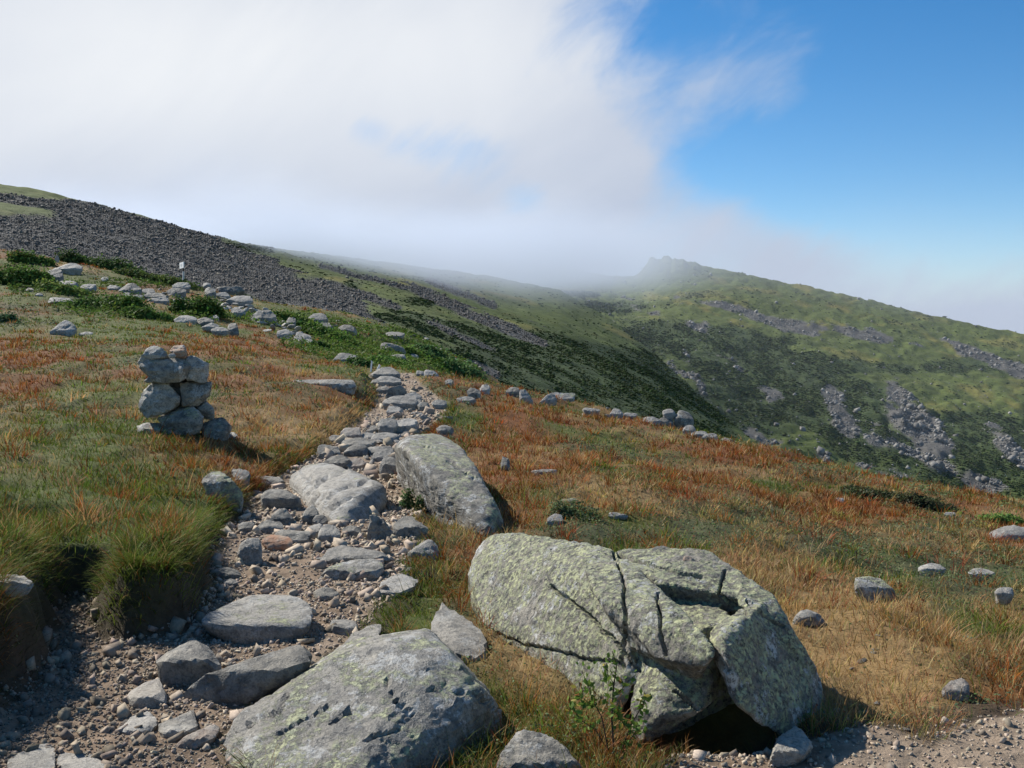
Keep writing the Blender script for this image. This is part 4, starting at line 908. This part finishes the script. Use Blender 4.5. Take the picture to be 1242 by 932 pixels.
ok = (d_ > .08) & (rng.random(n) < w_[:, 3] * 1.8 + .03) & ~in_rock(x_, y_, .02)
x_, y_, z_ = x_[ok], y_[ok], z_[ok]; n = len(x_)
hgt = (.045 + .05 * fbm(x_ * 3, y_ * 3, seed=81, oct=2)) * rng.random(n) ** .5 * (1 + .3 * np.clip(y_ / 12, 0, 2))
c_ = np.array([.12, .15, .065]) * rng.uniform(.55, 1.4, (n, 1)) * (1 + .12 * rng.normal(size=(n, 3)))
rd = rng.random(n) < .06; c_[rd] = np.array([.20, .06, .03]) * rng.uniform(.7, 1.3, (rd.sum(), 1))
V, f, K = leaves(np.c_[x_, y_, z_ + hgt], np.maximum(.008, y_ * .0013) * rng.uniform(.8, 1.3, n), np.tile([0, 0, 1.], (n, 1)), c_)
tag(link('ground_cover', mesh_np('ground_cover', V, [f], K), LEAF), 'low grey-green bilberry and crowberry leaves among the grass', 'heath', kind='stuff')

n = 120000
x_, y_ = sample(n, 30, 80, .5); z_ = ground(x_, y_); u_, v_ = proj(x_, y_, z_)
k_ = blobs(u_, v_, [(470, 425, 90, 26, 1.3), (540, 445, 50, 14, 1.0), (350, 388, 45, 9, .9), (30, 345, 60, 14, .8), (130, 375, 70, 12, .8), (240, 388, 50, 12, .7), (170, 345, 60, 8, .6), (410, 400, 40, 14, .9), (420, 445, 20, 6, .6)]) + .45 * fbm(x_ * .35, y_ * .35, seed=91, oct=4)
ok = (k_ > .42) & ~in_rock(x_, y_); x_, y_, z_, k_ = x_[ok], y_[ok], z_[ok], k_[ok]; n = len(x_)
hg = rng.random(n) ** .6 * (.10 + .22 * np.clip(fbm(x_ * 1.1, y_ * 1.1, seed=93, oct=3) + .4, 0, 1))
c_ = np.array([.095, .15, .028]) * rng.uniform(.6, 1.35, (n, 1)) * (1 + .3 * fbm(x_ * .3, y_ * .3, seed=95, oct=3)[:, None]) * (1 + .1 * rng.normal(size=(n, 3)))
V, f, K = leaves(np.c_[x_, y_, z_ + hg], y_ * .0015 * rng.uniform(.7, 1.4, n), np.tile([0, 0, 1.], (n, 1)), c_)
tag(link('ground_cover', mesh_np('ground_cover', V, [f], K), LEAF), 'bright green dwarf scrub blanketing the upper slope about the boulders', 'scrub', kind='stuff')

def shrub(u, v, w, h, label, col=(.085, .135, .03), n=None, name='shrub', group=None, depth=.7, lumps=7):
    """a low bush of leaf clumps standing at (u, v), w by h in the photograph"""
    x, y, z = hit(u, v); m = y / F; W_, H_ = w * m, h * m
    n = n or int(np.clip(w * h * 5, 500, 7000)); col = np.array(col) * 1.25
    cx = rng.uniform(-.4, .4, lumps); cyy = rng.uniform(-.4, .4, lumps); r = rng.uniform(.2, .34, lumps); hh = rng.uniform(.45, 1, lumps)
    i = rng.integers(lumps, size=n); d = rng.normal(size=(n, 3)); d /= np.linalg.norm(d, axis=1, keepdims=True); d[:, 2] = np.abs(d[:, 2])
    rad = rng.uniform(.65, 1.08, n)[:, None] * (1 + .2 * rng.normal(size=(n, 1)))
    px = x + (cx[i] + d[:, 0] * r[i] * rad[:, 0]) * W_; py = y + W_ * depth * .5 + (cyy[i] + d[:, 1] * r[i] * rad[:, 0]) * W_ * depth
    gz = ground(px, py)
    pz = gz + np.clip(d[:, 2] * rad[:, 0], 0, 1.3) * hh[i] * H_ * .9 + .02 * H_
    gz0 = float(ground(x, y))
    c_ = np.array(col) * rng.uniform(.55, 1.5, (n, 1)) * (.8 + .4 * rng.random(lumps))[i][:, None] * (1 + .1 * rng.normal(size=(n, 3)))
    base = np.array([x, y, gz0])
    V, f, K = leaves(np.c_[px, py, pz] - base, np.maximum(.012, y * .0016) * rng.uniform(.7, 1.4, n), d * .7 + np.array([0, 0, .5]), c_)
    o = link(name, mesh_np(name, V, [f], K), LEAF); o.location = base
    tag(o, label, 'shrub', group); return o
shrub(112, 324, 84, 18, 'dark green shrub beside the short upright white stone on the crest', (.05, .085, .022))
shrub(175, 342, 90, 12, 'long low olive shrub running down the crest toward the sign', (.07, .10, .025))
shrub(22, 348, 70, 24, 'bright green shrub at the photo edge above the yellow-green scrub', (.075, .125, .025))
shrub(70, 358, 60, 16, 'yellow-green scrub between tan stone and flat boulders', (.11, .15, .035))
shrub(22, 320, 50, 14, 'small green shrub on the skyline at the photo edge', (.075, .12, .025))
shrub(130, 380, 80, 22, 'spreading bright green shrub below the dark wedge-shaped boulder', (.065, .115, .022))
shrub(175, 388, 60, 14, 'lower green shrub trailing toward the bright flat boulder', (.065, .11, .022))
shrub(240, 385, 66, 22, 'green shrub in the middle of the boulders below the sign', (.06, .105, .02))
shrub(5, 392, 26, 14, 'bluish green shrub in the turf at the photo edge', (.06, .10, .045))
shrub(395, 412, 60, 16, 'fresh green shrub at the foot of the jumbled boulder', (.09, .15, .03))
shrub(545, 452, 80, 20, 'bluish green shrub at the low corner of the bright green slope', (.07, .125, .04))
shrub(470, 447, 60, 16, 'leaf-green shrub behind the white stakes of the path', (.075, .14, .028))
shrub(515, 440, 60, 14, 'yellow-green shrub high on the bright green slope', (.10, .16, .03))
shrub(435, 446, 28, 12, 'dark green shrub beside the weathered boulder', (.045, .09, .02))
shrub(350, 395, 60, 14, 'fresh green shrub bordering the upper path', (.09, .14, .03))
shrub(388, 424, 24, 10, 'small dark green shrub at the end of the upper path', (.05, .09, .02))
shrub(1135, 620, 76, 18, 'dark heather bush on the brow near the small white stone', (.05, .055, .025))
shrub(1060, 606, 60, 10, 'dull dark bush in the rust sedge of the brow', (.05, .06, .025))
shrub(1225, 634, 50, 12, 'pale green fern-like plant at the photo edge', (.11, .18, .04))
shrub(500, 618, 26, 30, 'small leafy shrub growing between ribbed slab and leaning boulder', (.085, .13, .045), n=700)
shrub(700, 632, 60, 22, 'grey-green leafy shrub in the heath above the huge boulder', (.09, .12, .05), n=1500)
# birch sapling
def tube(path, r0, r1, ns=6):
    path = np.array(path); n = len(path); V = []; Fq = []
    for i, p_ in enumerate(path):
        d = path[min(i + 1, n - 1)] - path[max(i - 1, 0)]; d /= np.linalg.norm(d)
        a_ = np.cross(d, [.3, .9, .1]); a_ /= np.linalg.norm(a_); b_ = np.cross(d, a_); r = r0 + (r1 - r0) * i / (n - 1)
        V += [p_ + r * (math.cos(t_) * a_ + math.sin(t_) * b_) for t_ in np.arange(ns) / ns * 2 * math.pi]
    for i in range(n - 1):
        for k in range(ns): Fq.append((i * ns + k, i * ns + (k + 1) % ns, (i + 1) * ns + (k + 1) % ns, (i + 1) * ns + k))
    return np.array(V), np.array(Fq)
sy = 3.78
sb = at(746, 908, sy); sb[2] = float(ground(sb[0], sb[1]))
sap = bpy.data.objects.new('sapling', None); C.objects.link(sap); sap.location = sb
tag(sap, 'young birch sapling with sparse green leaves in front of the huge cracked boulder', 'sapling', None)
rs = np.random.default_rng(5)
def branch(pix, dys, r0, name):
    P = np.array([at(u, v, sy + d) for (u, v), d in zip(pix, dys)]); P[0] = P[0] if name != 'stem' else sb + np.array([P[0][0] - sb[0], 0, 0])
    t_ = np.linspace(0, len(P) - 1, 4 * len(P)); Q = np.stack([np.interp(t_, np.arange(len(P)), P[:, k]) for k in range(3)], 1) - sb
    V, q = tube(Q, r0, r0 * .4); link(name, mesh_np(name, V, [q], smooth=True), TWIG, sap); return Q
BR = [branch([(745, 908), (742, 870), (744, 835), (748, 808), (743, 790)], [0, 0, .02, 0, -.01], .0042, 'stem'),
      branch([(744, 846), (754, 836), (760, 828), (772, 818)], [.02, .0, -.03, -.06], .0022, 'twig'), branch([(745, 830), (738, 820), (734, 806), (722, 796)], [.02, .03, .05, .07], .002, 'twig'),
      branch([(740, 905), (730, 870), (718, 848), (714, 832), (706, 815)], [0, .02, .04, .03, .0], .003, 'stem'), branch([(750, 905), (765, 880), (778, 858), (784, 845)], [0, -.04, -.06, -.1], .003, 'stem'),
      branch([(744, 905), (722, 885), (702, 872), (692, 850)], [0, -.06, -.1, -.12], .0026, 'stem'), branch([(748, 905), (768, 892), (778, 876)], [0, -.08, -.12], .0024, 'stem'), branch([(722, 855), (712, 852), (700, 838)], [.03, .0, -.03], .0016, 'twig'),
      branch([(760, 885), (750, 868), (740, 860)], [-.04, -.08, -.1], .0018, 'twig')]
lp, lc = [], []
for bi, Q in enumerate(BR):
    for q in Q[int(len(Q) * (.35 if bi in (0, 3, 4, 5) else .15)):]:
        for _ in range(rs.integers(1, 4) if bi in (1, 2, 0, 3) else rs.integers(2, 7)):
            lp.append(q + rs.normal(size=3) * .016); lc.append(np.array([(.11, .19, .03), (.15, .22, .04), (.30, .25, .05), (.09, .14, .03), (.22, .10, .03)][rs.choice(5, p=[.4, .3, .1, .15, .05])]) * rs.uniform(.8, 1.2))
lp = np.array(lp); lc = np.array(lc)
V, f, K = leaves(lp, rs.uniform(.010, .017, len(lp)), rs.normal(size=lp.shape) * .8 + np.array([0, -.4, .6]), lc, .62)
link('foliage', mesh_np('foliage', V, [f], K), LEAF, sap)

# ------------------------------------------------------------------ trail sign and stakes
def boxmesh(name, dims, mat, parent, loc, bev=.008):
    bm = bmesh.new(); bmesh.ops.create_cube(bm, size=1)
    for v in bm.verts: v.co = [a * b for a, b in zip(v.co, dims)]
    bmesh.ops.bevel(bm, geom=bm.edges[:], offset=bev, segments=2, affect='EDGES', profile=.5)
    me = bpy.data.meshes.new(name); bm.to_mesh(me); bm.free(); o = link(name, me, mat, parent); o.location = loc; return o
x, y, z = hit(222, 349); y -= .3; k = y / F
z = float(at(222, 344, y)[2]); 
sg_ = bpy.data.objects.new('trail_sign', None); C.objects.link(sg_); sg_.location = (float(at(222.6, 344, y)[0]), y, z); sg_.rotation_euler = (0, math.radians(-1), math.radians(-58))
tag(sg_, 'small white trail sign on a grey wooden post above the boulders', 'sign')
boxmesh('post', (2.1 * k, 2.1 * k, 17 * k), POSTW, sg_, (0, 0, 6.0 * k), .01)
boxmesh('post_top', (1.7 * k, 1.6 * k, 8.6 * k), BROWN, sg_, (0, 0, 18.2 * k), .01)
bd = boxmesh('board', (19 * k, .05, 7.4 * k), WHITE, sg_, (0, -.9 * k - .03, 21.6 * k), .01)
for i, (w_, zz) in enumerate(((7.0, 1.2), (8.0, .1), (5.4, -1.0))):
    boxmesh('lettering', (w_ * k, .008, .28 * k), INK, bd, (0, -.028, zz * k), .001)
boxmesh('lower_board', (8.0 * k, .04, 1.5 * k), BROWN, sg_, (0, -.9 * k - .03, 17.9 * k), .008)
for (u, v, h_, w_, tilt, lab) in ((449.5, 445, 9, 1.7, 6, 'thin white stake leaning at the head of the path'), (456, 447, 7, 2.4, 24, 'short tilted white stake next to the thin leaning one')):
    x, y, z = hit(u, 452); k = y / F; p_ = at(u, v, y); z = min(float(ground(p_[0], y)), p_[2]); hh = (p_[2] - z) + h_ * k
    bm = bmesh.new(); bmesh.ops.create_cube(bm, size=1)
    for q in bm.verts: q.co = (q.co.x * w_ * k, q.co.y * w_ * k, (q.co.z + .5) * hh * (1.0 if q.co.x < 0 else .94))
    bmesh.ops.bevel(bm, geom=bm.edges[:], offset=.006, segments=1, affect='EDGES')
    me = bpy.data.meshes.new('stake'); bm.to_mesh(me); bm.free(); o = link('stake', me, WHITE); o.location = (p_[0], y, z - .03); o.rotation_euler = (0, math.radians(tilt), .2); tag(o, lab, 'stake')

# ------------------------------------------------------------------ sky, clouds, light
EL = math.radians(40); AZ = math.radians(-53)      # the sun stands ahead and to the left
Sd = Vector((math.sin(AZ) * math.cos(EL), math.cos(AZ) * math.cos(EL), math.sin(EL)))
sl = bpy.data.lights.new('sun', 'SUN'); sl.energy = 5.0; sl.angle = math.radians(.53); sl.color = (1, .955, .88)
so = bpy.data.objects.new('sun', sl); C.objects.link(so); so.rotation_euler = Sd.to_track_quat('Z', 'Y').to_euler(); so.location = (-40, 40, 60)
w = bpy.data.worlds.new('World'); sc.world = w; w.use_nodes = True
t = NT(w)
sky = t.n('ShaderNodeTexSky', sky_type='NISHITA', sun_disc=False, sun_elevation=EL, sun_rotation=AZ, altitude=1500, air_density=1.0, dust_density=.0, ozone_density=3.0)
gen = t.n('ShaderNodeTexCoord').outputs['Generated']
sx = t.n('ShaderNodeSeparateXYZ'); t.l(gen, sx.inputs[0])
yd = t.math('MAXIMUM', sx.outputs[1], .12)
A = t.math('DIVIDE', sx.outputs[0], yd); B = t.math('DIVIDE', sx.outputs[2], yd)
def lobe(u, v, ru, rv, k):
    a, b = se(u, v)
    d = t.math('ADD', t.math('POWER', t.math('ABSOLUTE', t.math('MULTIPLY', t.math('SUBTRACT', A, float(a)), F / ru)), 2.0), t.math('POWER', t.math('ABSOLUTE', t.math('MULTIPLY', t.math('SUBTRACT', B, float(b)), F / rv)), 2.0))
    return t.math('MULTIPLY', t.math('EXPONENT', t.math('MULTIPLY', d, -1.0)), k)
mp0 = t.n('ShaderNodeMapping'); mp0.inputs['Rotation'].default_value = (0, .62, 0); t.l(gen, mp0.inputs[0])
mp = t.n('ShaderNodeMapping'); mp.inputs['Scale'].default_value = (.62, 1, 1.5); t.l(mp0.outputs[0], mp.inputs[0])
n1 = t.n('ShaderNodeTexNoise', i_Scale=4.2, i_Detail=8.0, i_Roughness=.56, i_Distortion=.5); t.l(mp.outputs[0], n1.inputs['Vector'])
n2 = t.n('ShaderNodeTexNoise', i_Scale=13.0, i_Detail=7.0, i_Roughness=.62, i_Distortion=.6); t.l(mp.outputs[0], n2.inputs['Vector'])
nz = t.math('ADD', t.math('MULTIPLY', t.math('SUBTRACT', n1.outputs[0], .5), 1.5), t.math('MULTIPLY', t.math('SUBTRACT', n2.outputs[0], .5), 1.15))
f = t.math('ADD', nz, 1.12)
for L in ((1242, 0, 440, 210, -1.5), (975, 205, 150, 80, -.95), (1150, 225, 180, 85, -.75), (840, 200, 50, 40, -.35), (545, 182, 85, 40, -.72), (640, 243, 45, 28, -.6), (440, 155, 40, 28, -.5), (800, 20, 90, 50, -.45), (760, 215, 60, 60, .35), (940, 105, 80, 40, .25), (220, 120, 330, 150, .6), (1180, 310, 150, 60, -.35), (880, 265, 60, 40, .35), (970, 305, 70, 35, .35), (1242, 395, 160, 36, .5), (700, 215, 60, 60, .4)):
    f = t.math('ADD', f, lobe(*L))
al = t.n('ShaderNodeMapRange', interpolation_type='SMOOTHSTEP', i_From_Min=.05, i_From_Max=1.1); t.l(f, al.inputs[0])
hi = t.n('ShaderNodeMapRange', interpolation_type='SMOOTHSTEP', i_From_Min=.42, i_From_Max=.9, i_To_Min=1.0, i_To_Max=.12); t.l(B, hi.inputs[0])
fr = t.n('ShaderNodeMapRange', interpolation_type='SMOOTHSTEP', i_From_Min=-.1, i_From_Max=.3, i_To_Min=.12, i_To_Max=1.0); t.l(sx.outputs[1], fr.inputs[0])
alpha = t.math('MULTIPLY', al.outputs[0], t.math('MULTIPLY', hi.outputs[0], fr.outputs[0]))
br = t.math('ADD', lobe(180, 70, 430, 170, .95), lobe(620, 60, 200, 120, .35))
br = t.math('ADD', br, t.math('MULTIPLY', t.math('SUBTRACT', n1.outputs[0], .5), 1.0))
br = t.math('MINIMUM', t.math('MAXIMUM', br, 0.0), 1.0)
ccol = t.mix(br, (.53, .60, .74), (.90, .93, .97))
hs = t.n('ShaderNodeHueSaturation', i_Saturation=1.3, i_Hue=.498); t.l(sky.outputs[0], hs.inputs['Color'])
b1 = t.n('ShaderNodeBackground', i_Strength=.098); t.l(hs.outputs[0], b1.inputs[0])
b2 = t.n('ShaderNodeBackground', i_Strength=.70); t.l(ccol, b2.inputs[0])
mx = t.n('ShaderNodeMixShader'); t.l(alpha, mx.inputs[0]); t.l(b1.outputs[0], mx.inputs[1]); t.l(b2.outputs[0], mx.inputs[2])
wo = t.n('ShaderNodeOutputWorld'); t.l(mx.outputs[0], wo.inputs['Surface'])

# cloud lying on the ridge: a real volume
m, t = newmat('cloud_vapour')
tc = t.n('ShaderNodeTexCoord').outputs['Object']
sx = t.n('ShaderNodeSeparateXYZ'); t.l(tc, sx.inputs[0]); X_, Y_, Z_ = sx.outputs
n1 = t.n('ShaderNodeTexNoise', i_Scale=.0085, i_Detail=3.0, i_Roughness=.55); t.l(tc, n1.inputs['Vector'])
zb = t.math('MULTIPLY_ADD', Y_, .047, -7.0)
zb = t.math('SUBTRACT', zb, t.math('MULTIPLY', t.math('MAXIMUM', t.math('SUBTRACT', X_, 130.0), 0.0), .085))
hgt = t.math('ADD', t.math('SUBTRACT', Z_, zb), t.math('MULTIPLY', t.math('SUBTRACT', n1.outputs[0], .5), 62.0))
mr = t.n('ShaderNodeMapRange', interpolation_type='SMOOTHSTEP', i_From_Min=-2.0, i_From_Max=34.0); t.l(hgt, mr.inputs[0])
my = t.n('ShaderNodeMapRange', interpolation_type='SMOOTHSTEP', i_From_Min=316.0, i_From_Max=385.0); t.l(Y_, my.inputs[0])
xr = t.n('ShaderNodeMapRange', interpolation_type='SMOOTHSTEP', i_From_Min=108.0, i_From_Max=5.0, i_To_Min=.045, i_To_Max=1.0); t.l(X_, xr.inputs[0])
mt = t.n('ShaderNodeMapRange', interpolation_type='SMOOTHSTEP', i_From_Min=0.0, i_From_Max=48.0, i_To_Min=1.0, i_To_Max=0.0); t.l(t.math('ADD', t.math('SUBTRACT', Z_, zb), t.math('MULTIPLY', t.math('SUBTRACT', n1.outputs[0], .5), -70.0)), mt.inputs[0])
dens = t.math('MULTIPLY', t.math('MULTIPLY', mr.outputs[0], mt.outputs[0]), t.math('MULTIPLY', t.math('MULTIPLY', my.outputs[0], xr.outputs[0]), .015))
nr = t.n('ShaderNodeMapRange', i_From_Min=380.0, i_From_Max=800.0, i_To_Min=2.6, i_To_Max=1.0); t.l(Y_, nr.inputs[0])
dens = t.math('MULTIPLY_ADD', dens, nr.outputs[0], .00015)
pv = t.n('ShaderNodeVolumePrincipled'); pv.inputs['Color'].default_value = (.74, .80, .90, 1); pv.inputs['Anisotropy'].default_value = .2
t.l(dens, pv.inputs['Density']); oo = t.n('ShaderNodeOutputMaterial'); t.l(pv.outputs[0], oo.inputs['Volume'])
bm = bmesh.new(); bmesh.ops.create_cube(bm, size=1)
for v in bm.verts:
    v.co = ((-330 if v.co.x < 0 else 620), (312 if v.co.y < 0 else 1180), (-60 if v.co.z < 0 else 112))
me = bpy.data.meshes.new('cloud'); bm.to_mesh(me); bm.free()
tag(link('cloud', me, m), 'white cloud lying along the crest of the ridge', 'cloud', kind='stuff')

# ------------------------------------------------------------------ render settings
sc.view_settings.view_transform = 'Standard'; sc.view_settings.look = 'None'; sc.view_settings.gamma = 1; sc.view_settings.exposure = 0.45
cy = sc.cycles
cy.max_bounces = 8; cy.diffuse_bounces = 3; cy.glossy_bounces = 2; cy.transmission_bounces = 3; cy.transparent_max_bounces = 4; cy.volume_bounces = 6
cy.volume_step_rate = .4; cy.volume_max_steps = 96
cy.use_denoising = True; cy.use_adaptive_sampling = True; cy.adaptive_threshold = .015
print('script', round(time.time() - T0, 1))
